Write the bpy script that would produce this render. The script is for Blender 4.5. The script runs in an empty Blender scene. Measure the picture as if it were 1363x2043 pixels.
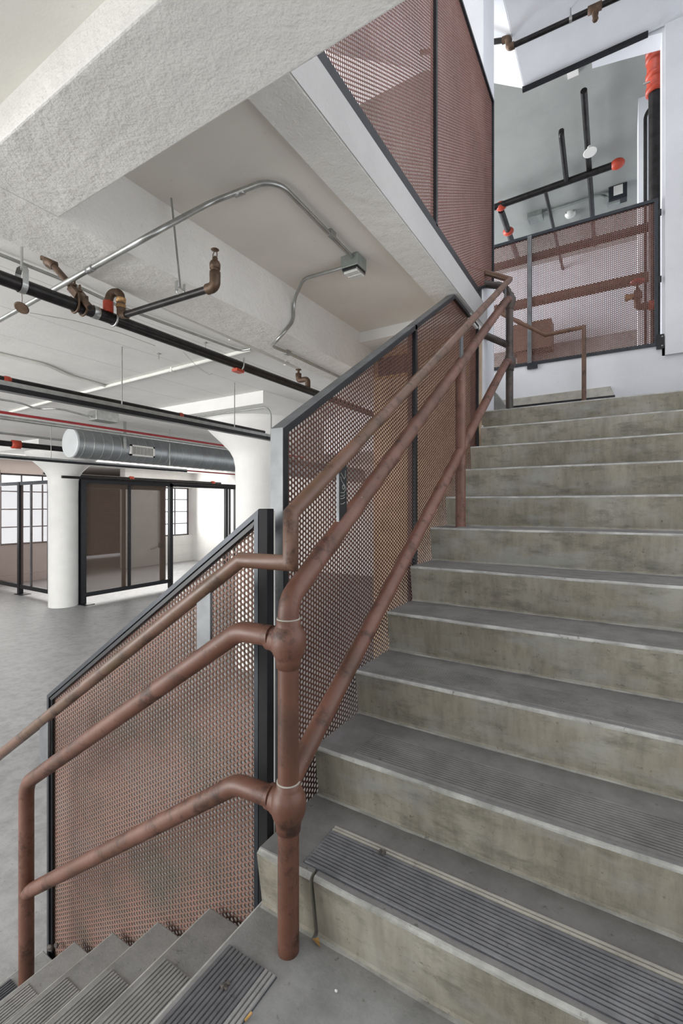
import bpy, math, random
import numpy as np
from mathutils import Vector, Matrix
random.seed(7)
S = bpy.context.scene
COL = S.collection
PI = math.pi

# ------------------------------------------------------------------ camera
F, TH, V0, CZ, U0 = 910.8, 0.5496, 1008.3, 1.1886, 681.5
cth, sth = math.cos(TH), math.sin(TH)
cam_d = bpy.data.cameras.new('camera'); cam = bpy.data.objects.new('camera', cam_d); COL.objects.link(cam)
cam.location = (0, 0, CZ); cam.rotation_euler = (PI/2, 0, TH)
cam_d.sensor_fit = 'VERTICAL'; cam_d.sensor_height = 36.0
cam_d.lens = F*36.0/2043.0
cam_d.shift_y = -(1021.5-V0)/2043.0
cam_d.clip_start = 0.05
S.camera = cam

# a photograph point (u, v) measured on a known real plane gives the place of a thing
def _ray(u, v):
    k = (u-U0)/F
    return (k*cth-sth, cth+k*sth, (V0-v)/F)
def _on(ax, val, u, v):
    r = _ray(u, v); o = (0, 0, CZ); t = (val-o[ax])/r[ax]
    return Vector((o[0]+t*r[0], o[1]+t*r[1], o[2]+t*r[2]))
def PX(u, v, x): return _on(0, x, u, v)
def PY(u, v, y): return _on(1, y, u, v)
def PZ(u, v, z): return _on(2, z, u, v)

# ------------------------------------------------------------------ materials
def new_mat(name):
    m = bpy.data.materials.new(name); m.use_nodes = True
    nt = m.node_tree; nt.nodes.clear()
    out = nt.nodes.new('ShaderNodeOutputMaterial'); b = nt.nodes.new('ShaderNodeBsdfPrincipled')
    nt.links.new(b.outputs[0], out.inputs[0])
    return m, nt, b, out
def N(nt, typ, **kw):
    n = nt.nodes.new(typ)
    for k, v in kw.items():
        if k in n.inputs: n.inputs[k].default_value = v
        else: setattr(n, k, v)
    return n
def coord(nt, scale=(1, 1, 1)):
    tc = nt.nodes.new('ShaderNodeNewGeometry'); mp = nt.nodes.new('ShaderNodeMapping')
    nt.links.new(tc.outputs['Position'], mp.inputs['Vector']); mp.inputs['Scale'].default_value = scale
    return mp.outputs[0]
def noise(nt, vec, scale, detail=4, rough=.55):
    n = nt.nodes.new('ShaderNodeTexNoise'); n.inputs['Scale'].default_value = scale
    n.inputs['Detail'].default_value = detail; n.inputs['Roughness'].default_value = rough
    nt.links.new(vec, n.inputs['Vector']); return n.outputs['Fac']
def ramp(nt, fac, stops):
    r = nt.nodes.new('ShaderNodeValToRGB'); el = r.color_ramp.elements
    while len(el) < len(stops): el.new(.5)
    for e, (p, c) in zip(el, stops):
        e.position = p; e.color = (*c, 1) if len(c) == 3 else c
    nt.links.new(fac, r.inputs[0]); return r.outputs[0]
def mix(nt, fac, a, b, mode='MIX'):
    m = nt.nodes.new('ShaderNodeMix'); m.data_type = 'RGBA'; m.blend_type = mode
    for sock, val in ((m.inputs[0], fac), (m.inputs[6], a), (m.inputs[7], b)):
        if isinstance(val, (int, float)): sock.default_value = val
        elif isinstance(val, tuple): sock.default_value = (*val, 1)
        else: nt.links.new(val, sock)
    return m.outputs[2]
def bump(nt, b, height, strength=.3, dist=.01):
    bp = nt.nodes.new('ShaderNodeBump'); bp.inputs['Strength'].default_value = strength
    bp.inputs['Distance'].default_value = dist
    nt.links.new(height, bp.inputs['Height']); nt.links.new(bp.outputs[0], b.inputs['Normal'])

def simple(name, col, rough=.5, metal=0., var=.12, scale=8, bumpy=0., bscale=60, spec=.5):
    m, nt, b, o = new_mat(name)
    v = coord(nt)
    f = noise(nt, v, scale)
    dark = tuple(c*(1-var) for c in col); lite = tuple(min(1, c*(1+var)) for c in col)
    nt.links.new(ramp(nt, f, [(.3, dark), (.7, lite)]), b.inputs['Base Color'])
    b.inputs['Roughness'].default_value = rough; b.inputs['Metallic'].default_value = metal
    b.inputs['Specular IOR Level'].default_value = spec
    if bumpy: bump(nt, b, noise(nt, v, bscale, 5, .6), bumpy, .004)
    return m

def paint(name, col, rough=.75, boards=None, b1=.25, b2=.5, bs=(9, 70), bd=.006):
    """white painted concrete: blotches, bump, optional board-form seams"""
    m, nt, b, o = new_mat(name)
    v = coord(nt)
    f = noise(nt, v, 2.2, 5, .6)
    c = ramp(nt, f, [(.3, tuple(x*.93 for x in col)), (.7, tuple(min(1, x*1.04) for x in col))])
    f2 = noise(nt, v, 22, 3, .7)
    spots = ramp(nt, f2, [(.68, (1, 1, 1)), (.76, (.9, .88, .84))])
    c = mix(nt, 1., c, spots, 'MULTIPLY')
    h = nt.nodes.new('ShaderNodeMath'); h.operation = 'MULTIPLY_ADD'
    nt.links.new(noise(nt, v, bs[0], 4, .6), h.inputs[0]); h.inputs[1].default_value = b1*4
    n2 = nt.nodes.new('ShaderNodeMath'); n2.operation = 'MULTIPLY'
    nt.links.new(noise(nt, v, bs[1], 6, .7), n2.inputs[0]); n2.inputs[1].default_value = b2
    nt.links.new(n2.outputs[0], h.inputs[2])
    hh = h.outputs[0]
    if boards:
        ax, width = boards
        w = nt.nodes.new('ShaderNodeSeparateXYZ'); g = nt.nodes.new('ShaderNodeNewGeometry')
        nt.links.new(g.outputs['Position'], w.inputs[0])
        pp = nt.nodes.new('ShaderNodeMath'); pp.operation = 'PINGPONG'
        nt.links.new(w.outputs[ax], pp.inputs[0]); pp.inputs[1].default_value = width
        lt = nt.nodes.new('ShaderNodeMath'); lt.operation = 'LESS_THAN'
        nt.links.new(pp.outputs[0], lt.inputs[0]); lt.inputs[1].default_value = width*.022
        c = mix(nt, lt.outputs[0], c, tuple(x*.8 for x in col))
        sb = nt.nodes.new('ShaderNodeMath'); sb.operation = 'SUBTRACT'
        nt.links.new(hh, sb.inputs[0]); nt.links.new(lt.outputs[0], sb.inputs[1]); hh = sb.outputs[0]
    nt.links.new(c, b.inputs['Base Color'])
    b.inputs['Roughness'].default_value = rough; b.inputs['Specular IOR Level'].default_value = .25
    bump(nt, b, hh, .55, bd)
    return m

def concrete(name, base, dark, lite, rough=.75, streak=False, scale=2.5, stain=False):
    m, nt, b, o = new_mat(name)
    v = coord(nt); vs = coord(nt, (14, 14, 2.0) if streak else (1, 1, 1))
    f = noise(nt, v, scale, 6, .62)
    c = ramp(nt, f, [(.32, dark), (.5, base), (.7, lite)])
    f2 = noise(nt, vs, 1.6 if streak else 9, 5, .7)
    c = mix(nt, .55, c, ramp(nt, f2, [(.34, tuple(x*.62 for x in base)), (.6, tuple(min(1, x*1.15) for x in base))]))
    f3 = noise(nt, v, 42, 3, .7)
    c = mix(nt, 1., c, ramp(nt, f3, [(.27, (.55, .53, .5)), (.36, (1, 1, 1))]), 'MULTIPLY')
    if stain:
        vz = coord(nt, (1, 1, 2.6))
        c = mix(nt, ramp(nt, noise(nt, vz, 5.5, 7, .72), [(.50, (0, 0, 0)), (.66, (.62, .62, .62))]), c, (.10, .098, .075))
        c = mix(nt, ramp(nt, noise(nt, vz, 3.1, 5, .6), [(.52, (0, 0, 0)), (.70, (.6, .6, .6))]), c, (.34, .35, .33))
        c = mix(nt, ramp(nt, noise(nt, coord(nt, (1, 1, 3)), 16, 5, .8), [(.64, (0, 0, 0)), (.70, (.75, .75, .75))]), c, (.07, .07, .06))
    nt.links.new(c, b.inputs['Base Color']); b.inputs['Roughness'].default_value = rough
    b.inputs['Specular IOR Level'].default_value = .35
    bump(nt, b, noise(nt, v, 90, 6, .7), .35, .003)
    return m

def brown_paint(name, c1, c2, c3, rough=.38, chips=True, scuff=.78, fs=5):
    m, nt, b, o = new_mat(name)
    v = coord(nt)
    f = noise(nt, v, fs, 5, .6)
    c = ramp(nt, f, [(.3, c2), (.52, c1), (.72, c3)])
    f2 = noise(nt, v, 11, 6, .75)
    c = mix(nt, ramp(nt, f2, [(.53, (0, 0, 0)), (.64, (scuff, scuff, scuff))]), c, tuple(x*.22 for x in c1))
    if chips:
        f3 = noise(nt, v, 30, 4, .8)
        c = mix(nt, ramp(nt, f3, [(.725, (0, 0, 0)), (.745, (1, 1, 1))]), c, (.62, .5, .42))
    nt.links.new(c, b.inputs['Base Color'])
    r = ramp(nt, f2, [(.3, (rough,)*3), (.7, (rough+.2,)*3)])
    nt.links.new(r, b.inputs['Roughness'])
    b.inputs['Specular IOR Level'].default_value = .5
    bump(nt, b, noise(nt, v, 140, 3, .6), .12, .002)
    return m

M = {}
M['cream'] = paint('white_painted_concrete', (.74, .715, .665), boards=None, bs=(7, 60), b1=.15, b2=.25)
M['rough_white'] = paint('rough_white_painted_concrete', (.82, .81, .78), b1=.9, b2=.9, bs=(10, 75), bd=.013)
M['board_white'] = paint('board_marked_white_paint', (.74, .735, .715), boards=(0, .29), b1=.15, b2=.3)
M['board_white_x'] = paint('board_marked_white_paint_across', (.80, .785, .73), boards=(1, .21), b1=.12, b2=.25)
M['hall_white'] = paint('hall_white_paint', (.80, .80, .78), b1=.1, b2=.2)
M['wall_white'] = paint('stairwell_white_paint', (.70, .715, .75), b1=.1, b2=.25)
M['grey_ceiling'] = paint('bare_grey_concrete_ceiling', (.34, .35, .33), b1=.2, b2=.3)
M['block_wall'] = paint('painted_block_wall', (.78, .77, .75), boards=(2, .2), b1=.1, b2=.2)
M['pink_wall'] = paint('parapet_paint', (.62, .53, .49), boards=(2, .42), b1=.1, b2=.2)
M['riser'] = concrete('stair_riser_concrete', (.262, .243, .195), (.145, .13, .098), (.40, .395, .355), streak=True, scale=2.4, stain=True)
M['tread'] = concrete('stair_tread_concrete', (.175, .17, .165), (.125, .12, .116), (.24, .235, .228), rough=.6, scale=3)
M['nosing'] = concrete('worn_nosing_concrete', (.34, .34, .32), (.22, .22, .2), (.52, .52, .50), rough=.6, scale=9)
M['rib'] = concrete('grooved_tread_strip', (.18, .175, .168), (.13, .128, .122), (.24, .235, .228), rough=.6, scale=5)
M['rib_mid'] = concrete('dark_rib_crest', (.15, .152, .16), (.09, .093, .1), (.26, .262, .27), rough=.5, scale=6)
M['rib_dark'] = concrete('dark_abrasive_strip', (.072, .076, .086), (.045, .048, .055), (.14, .145, .155), rough=.45, scale=4)
M['rib_pale'] = concrete('pale_worn_strip', (.36, .345, .30), (.28, .27, .24), (.42, .4, .36), rough=.65)
M['low_tread'] = concrete('lower_tread_concrete', (.255, .255, .252), (.20, .20, .197), (.33, .33, .325), rough=.7, scale=3)
M['low_rib'] = concrete('lower_grooved_strip', (.30, .30, .295), (.24, .24, .24), (.37, .37, .36), rough=.65, scale=5)
M['floor'] = concrete('hall_floor_concrete', (.315, .315, .32), (.24, .24, .245), (.40, .40, .405), rough=.42, scale=.8)
M['edge_shade_paint'] = paint('scuffed_shaded_slab_edge_paint', (.44, .43, .425), b1=.5, b2=.7, bs=(9, 60), bd=.008)  # dirt and shade of the slab edge, both put into the grey
M['curb'] = concrete('bare_concrete_edge', (.42, .40, .35), (.3, .28, .24), (.55, .54, .5))
M['pipe'] = brown_paint('brown_railing_paint', (.130, .055, .036), (.078, .038, .023), (.175, .085, .062))
M['handrail'] = brown_paint('brown_handrail_paint', (.125, .064, .041), (.09, .052, .026), (.17, .09, .064), rough=.33, chips=False)
M['dark_rail'] = brown_paint('dark_railing_paint', (.055, .042, .038), (.03, .026, .024), (.09, .065, .055), rough=.4, chips=False)
M['perf'] = brown_paint('brown_perforated_steel', (.17, .075, .06), (.13, .06, .045), (.2, .11, .09), rough=.5, chips=False, scuff=0, fs=1.6)
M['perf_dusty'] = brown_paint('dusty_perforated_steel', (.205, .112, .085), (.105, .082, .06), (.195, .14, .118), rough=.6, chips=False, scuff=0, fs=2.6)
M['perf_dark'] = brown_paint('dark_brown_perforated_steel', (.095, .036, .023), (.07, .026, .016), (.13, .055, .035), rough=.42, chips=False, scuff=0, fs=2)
M['steel'] = simple('blue_black_steel', (.035, .04, .048), .38, .5, .25, 12)
M['steel_grey'] = simple('grey_mill_steel', (.15, .158, .165), .45, .5, .25, 10)
M['black'] = simple('black_steel', (.014, .015, .018), .4, .3, .3, 15)
M['matt_black'] = simple('matt_black_steel', (.010, .010, .012), .65, 0, .2, 15, spec=.25)
M['black_pipe'] = simple('black_steel_pipe', (.022, .02, .02), .36, .55, .5, 14)
M['galv'] = simple('galvanised_steel', (.42, .43, .42), .34, .85, .15, 18)
M['duct'] = simple('galvanised_duct', (.30, .32, .33), .42, .7, .12, 5)
M['duct_end'] = simple('duct_end_cap', (.52, .55, .56), .5, .3, .05, 5)
M['bronze'] = simple('bronze_fitting', (.10, .062, .04), .5, .45, .35, 22, .3)
M['brass'] = simple('brass_thread', (.45, .27, .12), .4, .7, .2, 20)
M['orange'] = simple('orange_coupling', (.42, .05, .022), .45, 0, .2, 20)
M['red'] = simple('red_pipe_paint', (.32, .02, .025), .4, 0, .15, 9)
M['white_plastic'] = simple('white_plastic', (.75, .74, .7), .5, 0, .05, 5)
M['white_conduit'] = simple('white_painted_conduit', (.70, .70, .66), .6, 0, .08, 9)
M['lens'] = simple('lamp_lens', (.62, .63, .6), .15, 0, .1, 40)
M['grille'] = simple('grille_dark', (.05, .05, .05), .5, 0, .1, 9)
M['box_grey'] = simple('grey_cast_box', (.30, .33, .31), .5, .5, .12, 18, .2)
M['shutter'] = simple('roller_shutter_steel', (.42, .34, .26), .5, .2, .12, 3)
M['chalk'] = simple('chalk', (.5, .5, .47), .9)
M['dirt'] = simple('dust_debris', (.10, .09, .08), .95, 0, .5, 60, .9)
M['pale_dirt'] = simple('pale_crumb', (.62, .62, .6), .9, 0, .1, 30)
M['leaf'] = simple('dry_leaf', (.42, .25, .08), .8, 0, .3, 40)
M['wood'] = simple('raw_timber', (.42, .27, .12), .8, 0, .2, 20)
M['wood2'] = M['wood']
M['muntin'] = simple('window_bar_steel', (.09, .08, .08), .5, .3, .2, 9)
M['tan_wall'] = concrete('tan_bare_wall', (.50, .37, .25), (.38, .28, .19), (.6, .47, .33))
M['conc_dark'] = concrete('bare_concrete_dark', (.24, .235, .215), (.17, .165, .15), (.31, .3, .28))

def mesh_alpha(name, col, dens):
    m, nt, b, out = new_mat(name)
    b.inputs['Base Color'].default_value = (*col, 1); b.inputs['Roughness'].default_value = .6
    t = nt.nodes.new('ShaderNodeBsdfTransparent'); mx = nt.nodes.new('ShaderNodeMixShader')
    mx.inputs[0].default_value = dens
    nt.links.new(t.outputs[0], mx.inputs[1]); nt.links.new(b.outputs[0], mx.inputs[2]); nt.links.new(mx.outputs[0], out.inputs[0])
    return m
M['fine_mesh'] = mesh_alpha('fine_brown_wire_mesh', (.14, .095, .07), .52)
M['fine_mesh2'] = mesh_alpha('fine_pale_wire_mesh', (.16, .11, .10), .28)
M['glass'] = mesh_alpha('frosted_window_glass', (.75, .8, .85), .10)

# ------------------------------------------------------------------ mesh helpers
class MB:
    def __init__(s): s.v = []; s.f = []; s.mi = []; s.sm = []
    def add(s, vs, fs, mi=0, smooth=False):
        o = len(s.v); s.v += [tuple(p) for p in vs]
        for f in fs: s.f.append(tuple(i+o for i in f)); s.mi.append(mi); s.sm.append(smooth)
        return s
    def box(s, a, b, mi=0):
        x0, x1 = sorted((a[0], b[0])); y0, y1 = sorted((a[1], b[1])); z0, z1 = sorted((a[2], b[2]))
        vs = [(x0, y0, z0), (x1, y0, z0), (x1, y1, z0), (x0, y1, z0), (x0, y0, z1), (x1, y0, z1), (x1, y1, z1), (x0, y1, z1)]
        return s.add(vs, [(3, 2, 1, 0), (4, 5, 6, 7), (0, 1, 5, 4), (1, 2, 6, 5), (2, 3, 7, 6), (3, 0, 4, 7)], mi)
    def prism(s, poly, ax, a, b, mi=0, side_mi=None, smooth=False):
        """poly in the two axes other than ax (in order), extruded along ax from a to b"""
        n = len(poly)
        def P(p, t):
            q = list(p); q.insert(ax, t); return q
        vs = [P(p, a) for p in poly]+[P(p, b) for p in poly]
        s.add(vs, [tuple(range(n))[::-1], tuple(range(n, 2*n))], mi)
        o = len(s.v)-2*n
        for i in range(n):
            j = (i+1) % n
            s.f.append((o+i, o+j, o+n+j, o+n+i)); s.mi.append(side_mi[i] if side_mi else mi); s.sm.append(smooth)
        return s
    def slab(s, poly, ax, a, b, side_mi, n=28, amp=.0016, seed=0, fixed=()):
        """like prism, in slices whose edges wander a little (worn cast concrete)"""
        rnd = random.Random(seed); m = len(poly); ph = [[rnd.uniform(0, 6.28) for _ in range(6)] for _ in range(m)]
        o = len(s.v)
        for k in range(n+1):
            t = a+(b-a)*k/n
            for i, p in enumerate(poly):
                f = ph[i]; q = list(p)
                if i not in fixed:
                    q[0] += amp*(math.sin(t*5.3+ph[0][0])+.6*math.sin(t*17+f[1])+.5*math.sin(t*41+f[2])*.6)
                    q[1] += amp*.6*(math.sin(t*6.1+ph[0][3])+.6*math.sin(t*23+f[4]))
                q.insert(ax, t); s.v.append(tuple(q))
        s.f += [tuple(range(o, o+m))[::-1], tuple(range(o+n*m, o+n*m+m))]; s.mi += [0, 0]; s.sm += [False, False]
        for k in range(n):
            for i in range(m):
                j = (i+1) % m
                s.f.append((o+k*m+i, o+k*m+j, o+(k+1)*m+j, o+(k+1)*m+i)); s.mi.append(side_mi[i]); s.sm.append(False)
        return s
    def tube(s, pts, r, n=16, fil=0., mi=0, caps=True, closed=False):
        pts = [Vector(p) for p in pts]
        if fil > 0: pts = fillet(pts, fil)
        m = len(pts)
        rs = r if isinstance(r, (list, tuple)) else [r]*m
        t0 = (pts[1]-pts[0]).normalized()
        up = Vector((0, 0, 1)) if abs(t0.z) < .9 else Vector((0, 1, 0))
        u = t0.cross(up).normalized(); w = t0.cross(u).normalized()
        base = [u*math.cos(2*PI*k/n)+w*math.sin(2*PI*k/n) for k in range(n)]
        prev = [pts[0]+b*rs[0] for b in base]; rings = [prev]
        for i in range(1, m):
            d = (pts[i]-pts[i-1]).normalized()
            nn = d if i == m-1 else (d+(pts[i+1]-pts[i]).normalized()).normalized()
            ring = []
            for k in range(n):
                b = base[k]
                b = (b-d*b.dot(d))
                p = pts[i-1]+b.normalized()*rs[i]
                t = (pts[i]-p).dot(nn)/max(1e-6, d.dot(nn))
                ring.append(p+d*t)
            base = [(b-d*b.dot(d)).normalized() for b in base]
            rings.append(ring)
            if i < m-1:
                d2 = (pts[i+1]-pts[i]).normalized(); q = d.rotation_difference(d2)
                base = [q @ b for b in base]
        vs = [p for rg in rings for p in rg]; fs = []
        for i in range(m-1):
            for k in range(n):
                k2 = (k+1) % n; fs.append((i*n+k, i*n+k2, (i+1)*n+k2, (i+1)*n+k))
        s.add(vs, fs, mi, True)
        if caps:
            s.add(rings[0], [tuple(range(n))[::-1]], mi); s.add(rings[-1], [tuple(range(n))], mi)
        return s
    def lathe(s, c, axis, prof, n=24, mi=0):
        """prof = [(distance along axis, radius)]"""
        c = Vector(c); a = Vector(axis).normalized()
        u = a.orthogonal().normalized(); w = a.cross(u)
        vs = []; fs = []
        for h, r in prof:
            for k in range(n):
                t = 2*PI*k/n; vs.append(c+a*h+(u*math.cos(t)+w*math.sin(t))*max(r, 1e-4))
        for i in range(len(prof)-1):
            for k in range(n):
                k2 = (k+1) % n; fs.append((i*n+k, i*n+k2, (i+1)*n+k2, (i+1)*n+k))
        s.add(vs, fs, mi, True)
        m = len(prof)
        s.add(vs[:n], [tuple(range(n))[::-1]], mi); s.add(vs[(m-1)*n:], [tuple(range(n))], mi)
        return s
    def ball(s, c, r, n=20, mi=0, sq=(1, 1, 1)):
        prof = [(-r*math.cos(PI*i/12), r*math.sin(PI*i/12)) for i in range(13)]
        o = len(s.v); s.lathe((0, 0, 0), (0, 0, 1), prof, n, mi)
        for i in range(o, len(s.v)):
            x, y, z = s.v[i]; s.v[i] = (c[0]+x*sq[0], c[1]+y*sq[1], c[2]+z*sq[2])
        return s
    def bar(s, a, b, w, h, mi=0, up=(0, 0, 1)):
        """straight rectangular bar between two points; w across, h along up"""
        a = Vector(a); b = Vector(b); d = (b-a).normalized(); up = Vector(up)
        x = d.cross(up).normalized()*w/2; y = x.cross(d).normalized()*h/2
        vs = [a-x-y, a+x-y, a+x+y, a-x+y, b-x-y, b+x-y, b+x+y, b-x+y]
        return s.add(vs, [(3, 2, 1, 0), (4, 5, 6, 7), (0, 1, 5, 4), (1, 2, 6, 5), (2, 3, 7, 6), (3, 0, 4, 7)], mi)
    def build(s, name, mats, parent=None, bevel=0., **tags):
        me = bpy.data.meshes.new(name); me.from_pydata(s.v, [], s.f)
        mats = mats if isinstance(mats, (list, tuple)) else [mats]
        for m in mats: me.materials.append(M[m] if isinstance(m, str) else m)
        me.polygons.foreach_set('material_index', s.mi); me.polygons.foreach_set('use_smooth', s.sm)
        me.update()
        o = bpy.data.objects.new(name, me); COL.objects.link(o)
        if parent is not None: attach(o, parent)
        if bevel:
            bv = o.modifiers.new('edge', 'BEVEL'); bv.width = bevel; bv.segments = 2; bv.limit_method = 'ANGLE'
        for k, v in tags.items(): o[k] = v
        return o
def attach(o, parent):
    o.parent = parent
    # meshes are written in world coordinates: subtract the parent's place
    q = parent; off = Vector((0, 0, 0))
    while q is not None: off += Vector(q.location); q = q.parent
    if o.type == 'MESH' and off.length > 0: o.data.transform(Matrix.Translation(-off))
def fillet(pts, r, seg=8):
    out = [pts[0]]
    for i in range(1, len(pts)-1):
        p, a, b = pts[i], pts[i-1], pts[i+1]
        d1 = (a-p); d2 = (b-p); l1, l2 = d1.length, d2.length; d1 = d1/l1; d2 = d2/l2
        ang = d1.angle(d2)
        if ang > PI-.03: out.append(p); continue
        t = min(r/math.tan(ang/2), l1*.48, l2*.48); rr = t*math.tan(ang/2)
        c = p+(d1+d2).normalized()*(rr/math.sin(ang/2))
        s0 = p+d1*t-c; s1 = p+d2*t-c; th = s0.angle(s1); sg = max(2, int(seg*th/1.2)+1)
        for k in range(sg+1):
            f = k/sg
            v = (s0*math.sin((1-f)*th)+s1*math.sin(f*th))/math.sin(th); out.append(c+v)
    out.append(pts[-1]); return out
def thing(name, label, cat, loc=(0, 0, 0), group=None):
    o = bpy.data.objects.new(name, None); COL.objects.link(o); o.location = loc
    o.empty_display_size = .1
    o['label'] = label; o['category'] = cat
    if group: o['group'] = group
    return o
def tag(o, label, cat, group=None, kind=None):
    o['label'] = label; o['category'] = cat
    if group: o['group'] = group
    if kind: o['kind'] = kind
    return o
def struct(o): o['kind'] = 'structure'; return o

# ------------------------------------------------------------------ perforated sheet (real holes)
def inside(poly, h, z):
    n = len(poly); ok = np.zeros(h.shape, bool)
    for i in range(n):
        x1, y1 = poly[i]; x2, y2 = poly[(i+1) % n]
        cond = (y1 > z) != (y2 > z)
        with np.errstate(divide='ignore', invalid='ignore'):
            xi = (x2-x1)*(z-y1)/((y2-y1) if y2 != y1 else 1e-9)+x1
        ok ^= cond & (h < xi)
    return ok
def perforated(name, poly, ax, pos, mat, parent, pitch=.0191, rad=.0068, th=.0025, seg=12):
    hs = [p[0] for p in poly]; zs = [p[1] for p in poly]; dx = pitch*.8660254
    nx = int((max(hs)-min(hs))/dx)+2; nz = int((max(zs)-min(zs))/pitch)+2
    I, J = np.meshgrid(np.arange(nx), np.arange(nz), indexing='ij')
    H = min(hs)+I*dx; Z = min(zs)+J*pitch+(I % 2)*pitch/2
    ok = inside(poly, H.ravel(), Z.ravel()); H = H.ravel()[ok]; Z = Z.ravel()[ok]; n = len(H)
    ang = np.arange(12)*PI/6
    ro = np.where(np.arange(12) % 2 == 0, pitch/math.sqrt(3), pitch/2)
    if seg == 6:
        ang = ang[::2]; ro = ro[::2]
    k = len(ang)
    oh, oz = ro*np.cos(ang), ro*np.sin(ang); ih, iz = rad*np.cos(ang), rad*np.sin(ang)
    th_, tz_ = np.concatenate([oh, ih, oh, ih]), np.concatenate([oz, iz, oz, iz])
    tp = np.concatenate([np.zeros(2*k), np.full(2*k, -th)])
    VH = (H[:, None]+th_[None]); VZ = (Z[:, None]+tz_[None]); VP = np.broadcast_to(pos+tp, VH.shape)
    co = np.empty((n, 4*k, 3)); o1 = 1 if ax == 0 else 0
    co[..., ax] = VP; co[..., o1] = VH; co[..., 2] = VZ
    a = np.arange(k); b = (a+1) % k
    q = np.concatenate([np.stack([a, b, k+b, k+a], 1), np.stack([k+a, k+b, 3*k+b, 3*k+a], 1), np.stack([2*k+a, 3*k+a, 3*k+b, 2*k+b], 1)])
    nf = len(q); loops = (q[None]+(np.arange(n)*4*k)[:, None, None]).reshape(-1).astype(np.int32)
    me = bpy.data.meshes.new(name); me.vertices.add(n*4*k); me.vertices.foreach_set('co', co.reshape(-1).astype(np.float32))
    me.loops.add(len(loops)); me.loops.foreach_set('vertex_index', loops)
    me.polygons.add(n*nf); me.polygons.foreach_set('loop_start', np.arange(n*nf, dtype=np.int32)*4)
    me.materials.append(M[mat]); me.update(calc_edges=True)
    o = bpy.data.objects.new(name, me); COL.objects.link(o)
    if parent is not None: attach(o, parent)
    return o
def inset(poly, d):
    """shrink a convex polygon"""
    n = len(poly); out = []; area = sum(poly[i][0]*poly[(i+1) % n][1]-poly[(i+1) % n][0]*poly[i][1] for i in range(n))
    sg = 1 if area > 0 else -1; lines = []
    for i in range(n):
        (x1, y1), (x2, y2) = poly[i], poly[(i+1) % n]; l = math.hypot(x2-x1, y2-y1)
        nx, ny = -(y2-y1)/l*sg, (x2-x1)/l*sg; lines.append((x1+nx*d, y1+ny*d, x2-x1, y2-y1))
    for i in range(n):
        x1, y1, a1, b1 = lines[i-1]; x2, y2, a2, b2 = lines[i]; det = a1*b2-b1*a2
        t = ((x2-x1)*b2-(y2-y1)*a2)/det; out.append((x1+a1*t, y1+b1*t))
    return out
def frame_parts(poly, ax, p0, p1, w, parent, mats='steel', skip=(), name='frame_bar'):
    """mitred bars along each edge of poly, between depths p0 and p1"""
    ins = inset(poly, w); n = len(poly)
    for i in range(n):
        if i in skip: continue
        j = (i+1) % n
        MB().prism([poly[i], poly[j], ins[j], ins[i]], ax, p0, p1).build(name, mats, parent)

# ------------------------------------------------------------------ stairs
R = .178; XE = -.905
NOSE = {1: (1.018, .178), 2: (1.298, .353), 3: (1.583, .530), 4: (1.872, .706), 5: (2.143, .882), 6: (2.424, 1.066),
        7: (2.686, 1.240), 8: (2.945, 1.424), 9: (3.215, 1.602), 10: (3.494, 1.780), 11: (3.772, 1.958)}
def step_poly(k, ext=.06):
    y, z = NOSE[k]; zb = NOSE[k-1][1] if k > 1 else 0.; yb = y+.024
    ynext = NOSE[k+1][0]+ext if k < 11 else 5.25
    r = .010; pts = []; mi = []
    pts += [(yb-.016, zb-.03), (yb-.012, zb+.0005), (yb-.003, zb+.003), (yb, zb+.010)]; mi += [1, 2, 0, 0]
    pts += [(y, z-r)]; mi += [2]
    for t in (30, 60): pts.append((y+r-r*math.cos(math.radians(t)), z-r+r*math.sin(math.radians(t)))); mi.append(2)
    pts += [(y+r, z)]; mi += [1]
    pts += [(ynext, z+.0006)]; mi += [1]
    pts += [(ynext, z-.04)]; mi += [1]
    return pts, mi
XR = .95
up = thing('concrete_stairs', 'upper flight of bare concrete steps with stained olive-grey risers', 'stairs', (0, 1.0, 0))
def ribs(name, parent, x0, x1, y0, y1, z, n, mats, dark=None, along=0):
    """raised ribs running along axis `along`"""
    m = MB(); p = (y1-y0)/n
    for i in range(n):
        c = y0+(i+.5)*p; w = p*.30; h = .0045
        prof = [(c-w-.0015, z-.002), (c-w, z+h), (c+w, z+h), (c+w+.0015, z-.002)]
        mi = dark(i) if dark else 0
        if along == 0: m.prism(prof, 0, x0, x1, mi)
        else: m.prism(prof, 1, x0, x1, mi)
    return m.build(name, mats, parent)
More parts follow.
